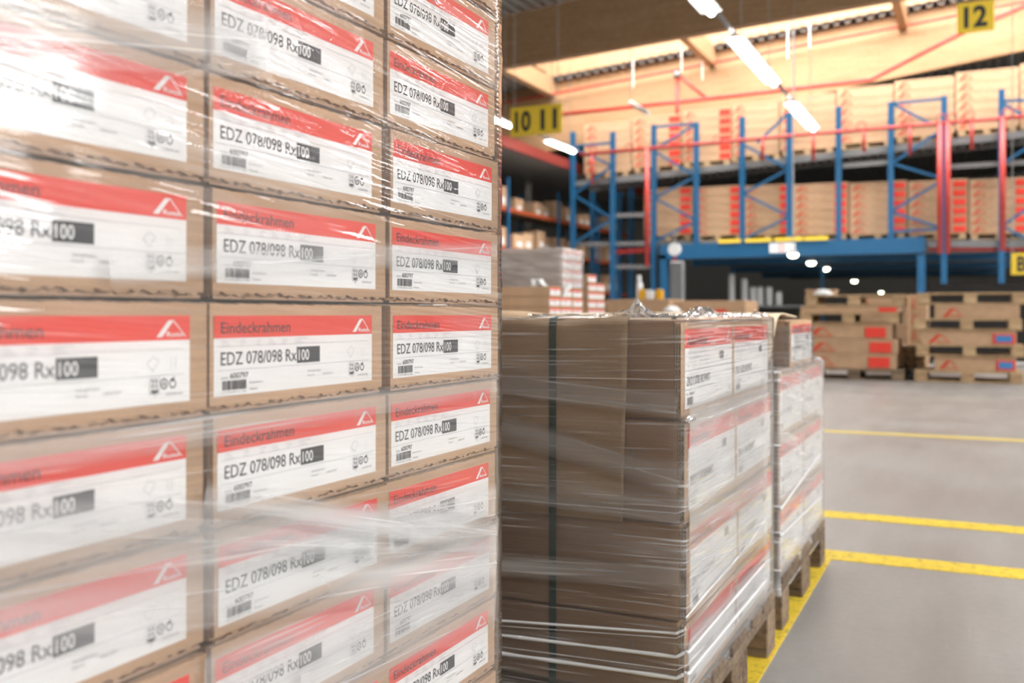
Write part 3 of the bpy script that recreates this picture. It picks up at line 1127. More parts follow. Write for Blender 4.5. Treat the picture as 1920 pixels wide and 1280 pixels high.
ZT2 = .8235
bunch('film_bunch', [(-.62, Z2Y + .05, ZT2 + .002), (-.565, Z2Y + .03, ZT2), (-.52, Z2Y + .012, ZT2), (ZX - .006, Z2Y + .012, ZT2)], lambda t_: .007 + .019 * math.exp(-((t_ - .42) / .16) ** 2), .012, f2, 2.)
bunch('film_bunch', [(ZX - .012, Z2Y + .012, ZT2), (ZX - .013, Z2Y + .4, ZT2), (ZX - .013, Z2Y + .79, ZT2)], lambda t_: .006 + .004 * math.sin(t_ * 17) ** 2, .012, f2, 6.)
bunch('film_bunch', [(-.50, Z2Y + .33, ZT2), (-.54, Z2Y + .36, ZT2), (-.57, Z2Y + .37, ZT2)], lambda t_: .022 * math.sin(math.pi * t_) + .002, .03, f2, 8.)
bunch('film_bunch', [(ZX + .004, Z2Y - .010, .640), (ZX + .008, Z2Y + .004, .641), (ZX + .006, Z2Y + .03, .641)], lambda t_: .008, .008, f2, 11.)

# ---- third load
Z3Y = 2.615
Z3X = -.4685
rows3 = [(.1445, .177), (.3225, .177), (.5005, .177)]
layer3 = ('bottom layer', 'middle layer', 'upper full layer')
for k, (z, H_) in enumerate(rows3):
    for c_ in range(2):
        o = make_shutter_carton(H_, 'ZRO F 114/118 R4WT', edge=(c_ == 0))
        o.location = (Z3X - .001 * k, Z3Y + c_ * ZW, z)
        tag(o, 'labelled carton, %s under the single top carton, %s' % (layer3[k], ('near the strapped load', 'near the open aisle')[c_]), 'carton')
o = make_shutter_carton(.138, 'ZRO S 078/140 P4WT')
o.location = (Z3X - .004, 2.81, .679)
tag(o, 'single open carton with red-banded label on top of the rearmost wrapped load', 'carton')
pallet(PAL_OLD, (Z3X - .6 + .010, Z3Y + .4, 0), 'weathered pallet with open block gaps standing on the yellow line')
# paper flap bent over the near side of the single carton
def flap():
    mb = MB(); prof = [(.20, 0), (.12, .006), (.06, .010), (.02, .008), (-.004, .001), (-.012, -.012), (-.019, -.05), (-.026, -.09), (-.034, -.115)]
    xs = [-1.25 + .06 * i for i in range(13)] + [-.505]
    vs = []; n = len(xs); zt = .819
    for lay_ in (0, 1):
        for (dy, dz) in prof:
            for x in xs:
                xx = x
                if x > -.51:
                    xx = x + (dz * .15 if dz < 0 else 0)
                    if dy > 0: xx = x + .02 * dy / .2
                vs.append((xx, 2.81 + dy - .003 * lay_, zt + dz + .003 * lay_ + .006 * (1 - abs(x + .8) / .6) * (dy > 0)))
    m = len(prof); N = n * m; fs = []
    for j in range(m - 1):
        for i in range(n - 1):
            a = j * n + i
            fs += [(a, a + 1, a + n + 1, a + n), (a + N, a + N + n, a + N + n + 1, a + N + 1)]
        for i in (0, n - 1):
            a = j * n + i; fs.append((a, a + n, a + n + N, a + N))
    for i in range(n - 1):
        for j in (0, m - 1):
            a = j * n + i; fs.append((a, a + 1, a + 1 + N, a + N))
    mb.add(vs, fs, 'card_cream')
    tag(mb.build('cardboard_sheet', None, True), 'cream cardboard sheet bent over the single top carton behind the strapped load', 'cardboard sheet')


flap()
f3 = film_wrap('stretch_film', [(Z3X - 1.19, Z3Y - .006), (Z3X - .004, Z3Y - .006), (Z3X + .003, Z3Y - .003), (Z3X + .004, Z3Y), (Z3X + .004, Z3Y + .80), (Z3X, Z3Y + .806), (Z3X - 1.19, Z3Y + .806)],
               .09, .680, 'film_far', .003, .0018, .02, .012, 15., .19, .008)
tag(f3, 'milky stretch film round the rearmost wrapped load on the yellow line', 'stretch film')
f3b = film_wrap('film_hood', [(Z3X - .6, 2.805), (Z3X, 2.805), (Z3X + .001, 2.81), (Z3X + .001, 3.21), (Z3X - .6, 3.215)], .681, .80, 'film_low', .003, .0012, .02, .012, 18.)
f3b.parent = f3
g3y = Z3Y - .0125; g3x = Z3X + .010
def fr3(px, py): return at(px, py, g3y)
def rt3(px, py): return atx(px, py, g3x)
for i, (py, ry) in enumerate(((957, 846), (1007, 928), (1025, None), (840, None), (1079, None), (716, None), (700, None))):
    p = atx(1459, py, g3x)
    pts = [(-.9, g3y, p.z + .01), (Z3X - .003, g3y, p.z), (Z3X + .006, Z3Y - .006, p.z)]
    if ry:
        pts += [rt3(1463, py - 2), rt3(1541, ry)]
    strand('film_strand', pts, (.0030, .0028, .0024, .0028, .0018, .0038, .0034)[i], f3, 60 + i)

# ------------------------------------------------------------------ stacks further down the same side
MC = make_flashing_carton(True, False, 'card', 0)


def small_stack(X, Y, cols, rows, top, label, group, skip=(), z0=.144):
    for c_ in range(cols):
        for r_ in range(rows):
            if (c_, r_) in skip:
                continue
            o = copy_tree(MC)
            o.location = (X + rnd.uniform(-.006, .004), Y + c_ * EDW, z0 + r_ * EDH)
            tag(o, '%s, %s column, %s layer from the top' % (label, ('near', 'far')[c_], ORD[rows - 1 - r_]), 'carton', group)
    pallet(PAL_NEW, (X - .6, {8.885: 9.17, 8.22: 8.36, 7.4: 7.53}.get(Y, Y + cols * EDW / 2), 0), 'wooden pallet under ' + group.replace('cartons of ', ''))


def wrap_small(X, Y, cols, z0, z1, label):
    o = film_wrap('stretch_film', [(X - 1.19, Y - .004), (X + .002, Y - .004), (X + .006, Y), (X + .006, Y + cols * EDW), (X, Y + cols * EDW + .006), (X - 1.19, Y + cols * EDW + .006)], z0, z1, 'film_far', .004, .004, .05, .04, 31., .3, .02)
    tag(o, label, 'stretch film')


small_stack(-3.675, 8.885, 2, 14, 0, 'carton in the tall film-topped stack', 'cartons of the tall film-topped stack')
wrap_small(-3.675, 8.885, 2, 1.10, 1.486, 'hazy film round the upper half of the tall carton stack near the blue rack')
small_stack(-3.53, 8.22, 2, 10, 0, 'carton in the low unwrapped stack', 'cartons of the low unwrapped stack', {(1, 9)})
small_stack(-3.89, 10.15, 2, 12, 0, 'carton in the stepped stack by the rack', 'cartons of the stepped stack', {(1, 11)})
small_stack(-4.35, 7.4, 2, 9, 0, 'carton in the stack with white flaps', 'cartons of the stack with white flaps', {(1, 8), (0, 8)})
# white flaps and scraps of film on those stacks
def film_scrap(p, w_, h_, lean, label, seed):
    mb = MB(); vs = []; n, m = 8, 8
    for k in (0, 1):
        for j in range(m + 1):
            for i in range(n + 1):
                u = i / n - .5; v = j / m
                ww = w_ * (1 - .35 * v * v + .15 * math.sin(v * 5 + seed))
                x = u * ww + lean * v * h_ + .03 * noise.noise(Vector((u * 5, v * 4, seed)))
                y = .03 * math.sin(u * 6 + seed) + .06 * v * v + k * .006
                vs.append((p[0] + x, p[1] + y, p[2] + v * h_))
    q = (n + 1) * (m + 1); fs = []
    for j in range(m):
        for i in range(n):
            a = j * (n + 1) + i
            fs += [(a, a + 1, a + n + 2, a + n + 1), (a + q, a + q + n + 1, a + q + n + 2, a + q + 1)]
    for i in range(n):
        for a in (i, m * (n + 1) + i):
            fs.append((a, a + 1, a + 1 + q, a + q))
    for j in range(m):
        for a in (j * (n + 1), j * (n + 1) + n):
            fs.append((a, a + n + 1, a + n + 1 + q, a + q))
    mb.add(vs, fs, 'white_plastic')
    tag(mb.build('film_scrap', None, True), label, 'plastic film')


zt4 = .144 + 8 * EDH
film_scrap((-4.39, 7.44, zt4 + .003), .11, .22, -.25, 'white film flap standing up on a carton stack beside the tall stack', 1.)
film_scrap((-4.40, 7.84, zt4 + .003), .11, .20, .2, 'white film flap curling outwards on the flapped carton stack', 2.)
lone = copy_tree(MC); lone.location = (-4.36, 7.52, zt4); tag(lone, 'lone carton between two white film flaps', 'carton')
lone = copy_tree(MC); lone.location = (-4.37, 7.52, zt4 + EDH); tag(lone, 'carton lying on another one between two white film flaps', 'carton')
film_scrap((-3.66, 8.30, .144 + 10 * EDH + .002), .16, .07, -.9, 'crumpled white film scrap on top of the low unwrapped stack', 3.)
film_scrap((-3.56, 8.60, .144 + 9 * EDH + .002), .07, .12, .3, 'small white film tail beside the lone box', 4.)
kill_tree(MC)

# ------------------------------------------------------------------ stacks of long cartons with pallets at the end of the aisle
def long_carton(x0, x1, z0, z1, y, depth, label, cat='carton', group=None, patch=None, patch_mat='red', logo=True, card='card', logo_u=.10, frame=False, name='long_carton', end_logo=False):
    r = empty(name, ((x0 + x1) / 2, y, z0))
    w_ = (x1 - x0); h_ = z1 - z0 - .003
    MB().cbox((-w_ / 2, 0, 0), (w_ / 2, depth, h_), card, .006).build('body', r)
    lid = MB().box((-w_ / 2 + .01, -.004, h_ * .80), (w_ / 2 - .01, -.0005, h_ - .008), card)
    lid.build('lid_edge', r)
    if patch:
        a, b = patch
        pm = MB()
        pm.box((-w_ / 2 + a * w_, -.010, h_ * .10), (-w_ / 2 + b * w_, -.0045, h_ * .80), 'red')
        p = pm.build('label', r)
        if frame:
            MB().box((-w_ / 2 + (a + .03) * w_, -.013, h_ * .22), (-w_ / 2 + (b - .03) * w_, -.0105, h_ * .68), patch_mat).build('label_field', p)
    if logo:
        sh = MB()
        X0 = -w_ / 2 + logo_u * w_; lw = min(.24 * w_, h_ * 1.7)
        def P(a, b, e): return (X0 + a * lw, -.0055 - e, h_ * (.12 + .62 * (1 - b)))
        vs = [P(0, 1, 0), P(.22, 1, 0), P(.6, 0, 0), P(.40, 0, 0)]
        sh.add(vs, [(0, 1, 2, 3)], 'logo_red')
        sh.add([P(.56, .05, 0), P(.60, 0, 0), P(1, .95, 0), P(.95, .98, 0)], [(0, 1, 2, 3)], 'logo_red')
        vs, fs = text_geo('Roto', .01)
        b0_ = max(q[0] for q in vs)
        sh.add([(X0 + lw * (.38 + .5 * q[0] / b0_), -.0055, h_ * (.13 + .15 * q[1] / CAP)) for q in vs], fs, 'logo_red')
        sh.build('emblem', r)
    return tag(r, label, cat, group)


YP = 13.1
# right stack
def q_x(px): return at(px, 640, YP).x
def q_z(px, py): return max(0., at(px, py, YP).z)
qx0, qx1 = q_x(1722), q_x(1910)
qc = (qx0 + qx1) / 2
cs = [(q_z(1815, 702), q_z(1815, 674), 1752, 1906), (q_z(1815, 660), q_z(1815, 632), 1726, 1906), (q_z(1815, 612), q_z(1815, 585), 1752, 1912)]
pal_tops = [.144]
pallet(PAL_NEW, (qc, YP + .4, 0), 'pale pallet on the floor under the blue-labelled carton')
zcur = .1442
names = ('lowest', 'middle', 'uppermost')
for k in range(3):
    h_ = .175
    long_carton(q_x(cs[k][2]), q_x(cs[k][3]), zcur, zcur + h_, YP + .02, .75,
                ('long carton with blue label resting on the floor-level pallet', 'long carton with blue label sandwiched between two pallets', 'long carton without blue label under the topmost empty pallet')[k],
                patch=((.76, .985) if k < 2 else None), patch_mat='blue_print', frame=True, logo_u=.06 + .02 * k)
    zcur += h_
    if k < 2:
        pallet(PAL_NEW, (qc + (.02, -.01)[k], YP + .4, zcur), ('pale pallet between the two blue-labelled cartons', 'pale pallet above the upper blue-labelled carton')[k]); zcur += .1442
pallet(PAL_NEW, (qc + .03, YP + .42, zcur), 'empty pale pallet topping the blue-labelled stack'); zcur += .144
# left stack
px0 = 1430
pallet(PAL_OLD, (q_x(1600), YP + .4, 0), 'dark pallet under the three red-labelled long cartons')
zc = .1442
for k in range(3):
    long_carton(q_x(px0), q_x((1680, 1683, 1672)[k]), zc, zc + .19, YP + .02, .75, 'long carton with red square label, %s of the three on the dark pallet' % ('lowest', 'middle one', 'topmost')[k],
                patch=(.80, .955), logo_u=.36)
    zc += .19
pallet(PAL_NEW, (q_x(1590), YP + .4, zc), 'pale pallet resting on the red-labelled long cartons'); zc += .1442
long_carton(q_x(1500), q_x(1690), zc, zc + .085, YP + .03, .75, 'thin carton with narrow red label between two pale pallets', patch=(.78, .95), logo=False); zc += .085
pallet(PAL_NEW, (q_x(1600), YP + .42, zc), 'topmost empty pallet above the thin red-labelled carton'); zc += .1442
bx = MB().cbox((-.18, 0, 0), (.18, .3, .07), 'card', .006).box((-.19, -.005, .05), (.19, .305, .075), 'card').build('small_carton')
bx.location = (q_x(1534), YP + .2, zc); tag(bx, 'small lidded carton on the topmost pallet of the red-labelled stack', 'carton')
bag = MB()
n = 12; vs = []; fs = []
for j in range(7):
    ph = math.pi / 2 * j / 6
    for i in range(n):
        a = 2 * math.pi * i / n
        k = 1 + .18 * noise.noise(Vector((math.cos(a) * 2, math.sin(a) * 2, j * .6)))
        vs.append((.17 * math.cos(a) * math.cos(ph) * k, .12 * math.sin(a) * math.cos(ph) * k, .10 * math.sin(ph) * k))
for j in range(6):
    for i in range(n):
        fs.append((j * n + i, j * n + (i + 1) % n, (j + 1) * n + (i + 1) % n, (j + 1) * n + i))
fs.append(tuple(range(n - 1, -1, -1)))
bag.add(vs, fs, 'white_plastic')
bag = bag.build('plastic_bag', None, True); bag.location = (q_x(1545), YP - .13, 0)
bag.location = (q_x(1541), YP + .10, zc); bag.scale = (.75, .75, .75); tag(bag, 'crumpled white plastic bag on the topmost pallet', 'bag')
# narrow stack in the gap
yg = 13.9
gx = at(1709, 640, yg).x
for k in range(3):
    o = MB()
    o.box((-.15, 0, 0), (.15, .6, .022), 'pallet_new')
    for x in (-.12, 0, .12):
        o.box((x - .04, 0, .022), (x + .04, .6, .08), 'pallet_new')
    o.box((-.15, 0, .08), (.15, .6, .10), 'pallet_new')
    o = o.build('short_pallet'); o.location = (gx, yg, .12 + k * .1005)
    tag(o, 'short pallet stacked in the gap between the two long-carton stacks', 'pallet', 'short pallets in the gap')
o = MB().cbox((-.16, 0, 0), (.16, .6, .12), 'white_plastic', .012).box((-.13, -.004, .03), (.13, 0, .09), 'grey_plastic').build('storage_tray'); o.location = (gx, yg, 0)
tag(o, 'white plastic tray under the short pallets in the gap', 'tray')
# tall carton stack with printed ends behind the gap, lone carton on top of far pile
ye = 15.2
ex0, ex1 = at(1704, 600, ye).x, at(1735, 600, ye).x
for k in range(5):
    long_carton(ex0, ex0 + .24, k * .225, k * .225 + .225, ye, .9, '%s carton from the floor in the narrow printed pile behind the red-labelled stack' % ORD[k], group='carton ends in the tall pile', logo_u=.2, card='card')
hx0, hx1 = at(1604, 560, 15.0).x, at(1704, 560, 15.0).x
zt_ = at(1650, 572, 15.0).z
o = MB().cbox((hx0, 15.0, 0), (hx1, 15.8, zt_ - .002), 'card', .01)
for k in range(1, 6):
    o.box((hx0 - .002, 14.997, k * zt_ / 6), (hx1 + .002, 15.0, k * zt_ / 6 + .012), 'card_brown')
o = o.build('crate'); tag(o, 'big brown crate behind the red-labelled long cartons', 'crate')
long_carton(hx0, hx1, zt_, at(1650, 554, 15.0).z, 15.0, .7, 'single long carton lying on the crate under the blue portal', patch=(.88, .99), logo_u=.04, card='card')
# dark barrier behind the right stack
bz = at(1830, 531, 18.0).z
o = MB().box((at(1741, 540, 18).x, 18, .06), (at(2080, 540, 18).x, 18.06, bz), 'black_sheet')
for px in (1745, 1850, 1960, 2070):
    p = at(px, 540, 18); o.box((p.x - .04, 18.06, 0), (p.x + .04, 18.12, bz), 'black_sheet')
o = o.build('barrier_sheet'); tag(o, 'black sheet barrier behind the blue-labelled pallet stack', 'barrier')

# things on the floor between strapped load and rack, seen over the load
yk = 11.2
lc = at(1300, 563, yk)
long_carton(at(1262, 560, yk).x, at(1398, 560, yk).x, .5, at(1330, 563, yk).z, yk, .7, 'long carton with small red label lying on a crate beyond the strapped load', patch=(.61, .74), logo=False)
o = MB().cbox((at(1262, 560, yk).x, yk, .0), (at(1398, 560, yk).x, yk + .8, .498), 'card', .01)
o.box((at(1262, 560, yk).x - .004, yk - .004, .24), (at(1398, 560, yk).x + .004, yk, .26), 'card_brown')
tag(o.build('crate'), 'brown crate carrying the long carton beyond the strapped load', 'crate')
yj = 12.6
o = MB().cbox((at(1135, 560, yj).x, yj, 0), (at(1255, 560, yj).x, yj + .8, at(1190, 561, yj).z), 'card', .01)
o.box((at(1135, 560, yj).x + .1, yj - .005, .35), (at(1255, 560, yj).x - .1, yj, .36), 'card_brown')
o = o.build('crate'); tag(o, 'wide brown crate beyond the film tuft of the strapped load', 'crate')
# canisters on it
def canister(px, mat, wpx, htop, label, grp=None):
    p = at(px, 561, yj); wd = at(px + wpx, 561, yj).x - at(px, 561, yj).x
    hh = at(px, htop, yj).z - at(px, 561, yj).z
    r = empty('canister', (p.x, yj + .3, at(1190, 561, yj).z))
    MB().cbox((-wd / 2, -wd / 2, 0), (wd / 2, wd / 2, hh * .84), mat, wd * .12).build('tank', r)
    MB().tube([(0, 0, hh * .84), (0, 0, hh)], wd * .16, 'grey_plastic', 10).build('cap', r)
    MB().tube([(-wd * .4, 0, hh * .84), (-wd * .35, 0, hh * .97), (wd * .05, 0, hh * .97), (wd * .1, 0, hh * .84)], wd * .06, mat, 6).build('handle', r)
    tag(r, label, 'canister', grp)
canister(1192, 'yellow_plastic', 12, 539, 'yellow canister next to the taller white canister group')
canister(1207, 'white_plastic', 15, 541, 'white canister between the two yellow ones on the crate')
canister(1225, 'yellow_plastic', 13, 539, 'yellow canister beside the blue portal post')
for px, top_, lab in ((1199, 516, 'slim white bottle standing behind the yellow and white canisters'),):
    p = at(px, 540, yj + .6); b = at(1190, 561, yj).z
    r = empty('spray_bottle', (p.x, yj + .6, b)); hh = at(px, top_, yj + .6).z - b
    MB().tube([(0, 0, 0), (0, 0, hh * .6), (0, 0, hh * .72), (0, 0, hh * .75)], [.05, .05, .035, .02], 'white_plastic', 12).build('flask', r)
    MB().box((-.02, -.05, hh * .75), (.02, .02, hh), 'white_plastic').build('trigger', r)
    tag(r, lab, 'bottle')
bag2 = mesh_obj('plastic_bag', bag.data); p = at(1253, 570, 10.7)
cr = MB().cbox((-.15, 0, 0), (.15, .3, .86), 'card', .01).box((-.15, -.004, .4), (.15, 0, .415), 'card_brown').build('crate'); cr.location = (p.x, 10.7, 0)
tag(cr, 'narrow brown crate with a pale bag on it', 'crate')
bag2.location = (p.x, 10.85, .861); bag2.scale = (.62, .8, .7); tag(bag2, 'crumpled pale bag on the narrow crate before the blue portal', 'bag')

# ------------------------------------------------------------------ roller rack of blue steel
YR = 24.7
rack = empty('flow_rack', (0, YR, 0))
tag(rack, 'blue steel roller rack with braced uprights and a low portal', 'rack')


def rp(name, mb):
    o = mb.build(name, None)
    o.data.transform(Matrix.Translation((0, -YR, 0)))
    o.parent = rack
    return o


UP = [(1073, 247), (1148, 247), (1225, 234), (1305, 229), (1391, 219), (1479, 211), (1572, 200), (1670, 191), (1770, 180), (1878, 167), (1985, 158)]
pz = at(1500, 452, YR).z
PORT0, PORT1 = at(1240, 460, YR), at(1735, 450, YR)
ux = []
for i, (px, py) in enumerate(UP):
    p = at(px, py, YR); ux.append(p.x)
    z0 = pz + .02 if 1230 < px < 1735 else 0.
    rp('upright', MB().box((p.x - .065, YR, z0), (p.x + .065, YR + .10, p.z), 'blue_steel'))
for px, py in ((1110, 355), (1182, 340), (1160, 360)):
    p = at(px, py, 26.2)
    rp('upright', MB().box((p.x - .07, 26.2, 0), (p.x + .07, 26.3, p.z), 'blue_steel'))
def brace(a, b, r=.025, y=YR + .05):
    p, q = at(a[0], a[1], y), at(b[0], b[1], y)
    rp('brace', MB().bar(p, q, .045, .06, 'blue_steel'))
for a, b in (((1077, 364), (1146, 312)), ((1077, 366), (1146, 408)), ((1077, 456), (1146, 412)), ((1077, 274), (1146, 268)), ((1077, 278), (1146, 310)),
             ((1229, 370), (1303, 332)), ((1303, 330), (1229, 285)), ((1229, 372), (1303, 412)), ((1229, 452), (1303, 416)), ((1229, 238), (1303, 232)), ((1229, 280), (1303, 234)),
             ((1395, 362), (1477, 318)), ((1477, 316), (1395, 272)), ((1395, 364), (1477, 404)), ((1477, 408), (1395, 448)), ((1420, 268), (1477, 213)),
             ((1674, 195), (1745, 232)), ((1674, 305), (1767, 243)), ((1674, 307), (1767, 334)), ((1767, 338), (1674, 395)), ((1674, 398), (1767, 428)), ((1674, 194), (1768, 185)), ((1674, 434), (1767, 429)),
             ((1882, 305), (1983, 240)), ((1882, 195), (1950, 235)), ((1882, 190), (1983, 184)), ((1882, 422), (1983, 350)), ((1882, 425), (1983, 480))):
    brace(a, b)
# roller lanes: the upper one climbs to the right, the lower one falls slightly
YL = YR + .16
def lane(a, b, th, depth, ndrop=0, rollers=True):
    p, q = at(a[0], a[1], YL), at(b[0], b[1], YL)
    for y in (YL, YL + depth):
        p2, q2 = Vector((p.x, y, p.z)), Vector((q.x, y, q.z))
        rp('lane_rail', MB().bar(p2 - Vector((0, 0, th / 2)), q2 - Vector((0, 0, th / 2)), .05, th, 'galvanised'))
    L = q.x - p.x; n = int(L / .21)
    if rollers:
        proto = None
        for i in range(n):
            u = (i + .5) / n; x = p.x + L * u; z = p.z + (q.z - p.z) * u - .065
            if proto is None:
                o = MB().tube([(0, .04, 0), (0, depth - .04, 0)], .045, 'galvanised', 8).build('roller', rack)
                proto = o
            else:
                o = mesh_obj('roller', proto.data, rack)
            o.location = (x, YL - YR, z)
    return p, q
LU = lane((1080, 340), (2010, 234), .16, 1.1)
LL = lane((1198, 452), (2010, 449), .14, 1.1)
for (a, b) in (((1580, 311), (1668, 304)), ((1775, 313), (1990, 300)), ((1080, 458), (1222, 456)), ((1738, 459), (1990, 459)), ((1152, 404), (1222, 402)), ((1080, 345), (1225, 333)), ((1150, 500), (1225, 500))):
    p, q = at(a[0], a[1], YR + .12), at(b[0], b[1], YR + .12)
    rp('cross_beam', MB().bar(p, q, .05, .11, 'galvanised'))
for (a, b) in (((1150, 472), (1222, 468)), ((1740, 466), (1990, 466))):
    p, q = at(a[0], a[1], YR + .2), at(b[0], b[1], YR + .2)
    rp('cross_beam', MB().bar(p, q, .06, .12, 'red_steel'))
# portal
p, q = PORT0, PORT1
rp('portal_beam', MB().box((p.x, YR - .12, at(1490, 480, YR).z), (q.x, YR + .15, at(1490, 452, YR).z), 'blue_steel'))
rp('portal_post', MB().box((p.x, YR - .12, 0), (p.x + .16, YR + .14, at(1240, 478, YR).z), 'blue_steel'))
rp('portal_post', MB().box((q.x - .17, YR - .12, 0), (q.x, YR + .14, at(1735, 478, YR).z), 'blue_steel'))
for y in (28.5, 33.5, 39.):
    rp('portal_beam', MB().box((p.x - .2, y, 2.28), (q.x + 2, y + .2, 2.459), 'blue_steel'))
rp('deck_panel', MB().box((p.x - .2, YR + .2, 2.46), (q.x + 2.0, 46., 2.52), 'deck_metal'))
for a, b in ((1347, 1388), (1397, 1446), (1452, 1505), (1508, 1552)):
    P0, P1 = at(a, 452, YR - .13), at(b, 452, YR - .13)
    rp('warning_strip', MB().box((P0.x, YR - .15, pz + .002), (P1.x, YR - .05, pz + .09), 'sign_yellow'))
P0, P1 = at(1443, 474, YR - .13), at(1491, 455, YR - .13)
sg = MB().box((P0.x, YR - .15, P0.z), (P1.x, YR - .125, P1.z), 'white_plastic')
sg = sg.build('notice_board'); tag(sg, 'white notice board fixed on the blue portal beam', 'sign')
s2 = Sheet(0)
ring = MB()
cx, cz = (P0.x + P1.x) / 2 - .02, (P0.z + P1.z) / 2
vs = []; fs = []
for i in range(24):
    a = 2 * math.pi * i / 24
    for r_ in (.085, .055):
        vs.append((cx + r_ * math.cos(a), YR - .152, cz + r_ * math.sin(a)))
for i in range(24):
    a = 2 * i; b = 2 * ((i + 1) % 24); fs.append((a, a + 1, b + 1, b))
ring.add(vs, fs, 'red'); ring.build('red_ring', sg)
# lamps under the portal deck
for i, (px, py, d_) in enumerate(((1487, 478, 26.0), (1521, 493, 31.), (1548, 504, 34.5), (1602, 527, 42.), (1652, 548, 45.5))):
    # keep to the underside of the deck
    z = 2.25
    d = (z - HC) * F / (HZ - py); t_ = (px - 960) / F
    x, y = d * (t_ * CS - SN), d * (t_ * SN + CS)
    if y > 58:
        y0_ = y; y = 58.; k = y / y0_; x *= k; z = HC + (z - HC) * k
    r = empty('ceiling_lamp', (x, y, z))
    MB().tube([(0, 0, .02), (0, 0, .10)], .10, 'grey_plastic', 12).build('housing', r)
    dm = MB().tube([(0, 0, -.06), (0, 0, -.03), (0, 0, .02)], [.05, .10, .12], 'lamp_small', 14).build('lamp_globe', r)
    if y < 47:
        MB().tube([(0, 0, .10), (0, 0, (2.46 if y > YR + .2 else roof(x)) - z)], .015, 'grey_plastic', 6).build('stem', r)
    else:
        MB().tube([(0, 0, .10), (0, 0, roof(x) - z)], .015, 'grey_plastic', 6).build('stem', r)
    tag(r, 'round lamp in the row hanging beyond the blue portal', 'lamp', 'round lamps beyond the portal')

# cartons on the lanes
def rack_stack(n_, px0, px1, pa, pb, rows, Hs, level, patch, lab, grp):
    u0, u1 = at(px0, 400, YL).x, at(px1, 400, YL).x
    def lz(x): return pa.z + (pb.z - pa.z) * (x - pa.x) / (pb.x - pa.x)
    zc_ = max(lz(u0), lz(u1)) + .002
    sl = 0.
    wd = u1 - u0 - .03
    po = pallet(PAL_NEW, ((u0 + u1) / 2, YL + .55, zc_), 'pale pallet under the %s stack from the end upright, %s rack lane' % (ORD[n_], level), 'pallets on the %s lane' % level)
    z = zc_ + .1442
    for k in range(rows):
        long_carton(u0 + .015, u0 + .015 + wd, z, z + Hs, YL + .16, .78, lab + ', %s stack from the end upright, %s layer up' % (ORD[n_], ORD[k]), 'carton', grp, patch=patch, logo_u=.05, card='card')
        z += Hs
US = [1090, 1180, 1275, 1370, 1459, 1566, 1675, 1790, 1912, 2030]
for i in range(9):
    red = i in (1, 2)
    rack_stack(i, US[i], US[i + 1], LU[0], LU[1], 6, .224, 'upper', (.76, .98) if red else None,
               'red-patched carton, upper rack lane' if red else 'emblem-only carton, upper rack lane',
               'red-patched cartons of the upper lane' if red else 'plain cartons of the upper lane')
LS = [1203, 1296, 1391, 1484, 1590, 1701, 1816, 1935]
for i in range(7):
    rack_stack(i, LS[i], LS[i + 1], LL[0], LL[1], 6, .210, 'lower', (.755, .97), 'red-patched carton, lower rack lane', 'red-patched cartons of the lower lane')

# ------------------------------------------------------------------ red sprinkler pipes
YS = YR - .35
sp = empty('sprinkler_pipe', (0, YS, 0))
tag(sp, 'red sprinkler pipe with handwheels along the front of the blue rack', 'pipe')
def spp(name, mb):
    o = mb.build(name, None, True); o.data.transform(Matrix.Translation((0, -YS, 0))); o.parent = sp; return o
spp('pipe_run', MB().tube([at(1088, 290, YS), at(1500, 253, YS), at(1990, 213, YS)], .045, 'red_steel', 10))
for px, y0_, y1_ in ((1110, 285, 345), (1213, 278, 500), (1430, 260, 300), (1525, 251, 300), (1620, 243, 285), (1706, 236, 290), (1762, 231, 475), (1777, 230, 475), (1822, 227, 280), (1880, 221, 470)):
    spp('drop_pipe', MB().tube([at(px, y0_, YS), at(px, y1_, YS)], .042 if y1_ < 400 else .06, 'red_steel', 8))
for px, py in ((1112, 282), (1180, 276), (1345, 262), (1615, 236), (1703, 229), (1765, 222), (1785, 220), (1818, 217), (1888, 212), (1908, 210)):
    c_ = at(px, py, YS - .03)
    pts = [c_ + Vector((.10 * math.cos(a), 0, .10 * math.sin(a))) for a in [2 * math.pi * i / 14 for i in range(15)]]
    spp('handwheel', MB().tube(pts, .016, 'red_steel', 6))
# roof pipes by the bright beam
YQ = Y2B - .25
r = empty('roof_pipe', (0, YQ, 0)); tag(r, 'upper thin red pipe running just below the metal roof edge', 'pipe')
o = MB().tube([at(700, 236, YQ), at(1037, 176, YQ), at(1790, 30, YQ), at(2000, -14, YQ)], .035, 'red_steel', 8).build('pipe_run', None, True); o.data.transform(Matrix.Translation((0, -YQ, 0))); o.parent = r
YQ2 = 26.2
r = empty('roof_pipe', (0, YQ2, 0)); tag(r, 'lower red pipe bending upwards across the bright timber beam', 'pipe')
for nm, mb in (('pipe_run', MB().tube([at(1000, 220, YQ2), at(1320, 186, YQ2), at(1632, 150, YQ2), at(1795, 66, YQ2), at(1990, -20, YQ2)], .055, 'red_steel', 10)),
               ('riser_pipe', MB().tube([at(1270, 140, YQ2), at(1270, 275, YQ2)], .055, 'red_steel', 10)),
               ('diagonal_pipe', MB().tube([at(1272, 141, YQ2), at(1324, 184, YQ2)], .045, 'red_steel', 8)),
               ('joint', MB().tube([at(1270, 135, YQ2), at(1270, 146, YQ2)], .11, 'galvanised', 10))):
    o = mb.build(nm, None, True); o.data.transform(Matrix.Translation((0, -YQ2, 0))); o.parent = r
for px, top_, bot in ((1187, 140, 165), (1278, 110, 136), (1317, 115, 150), (1477, 75, 110), (1518, 70, 90)):
    p, q = at(px, top_ - 14, YQ2), at(px, bot, YQ2)
    o = MB().tube([(p.x, YQ2, roof(p.x)), q], .012, 'white_plastic', 6).build('hanger_rod', None); o.data.transform(Matrix.Translation((0, -YQ2, 0))); o.parent = r
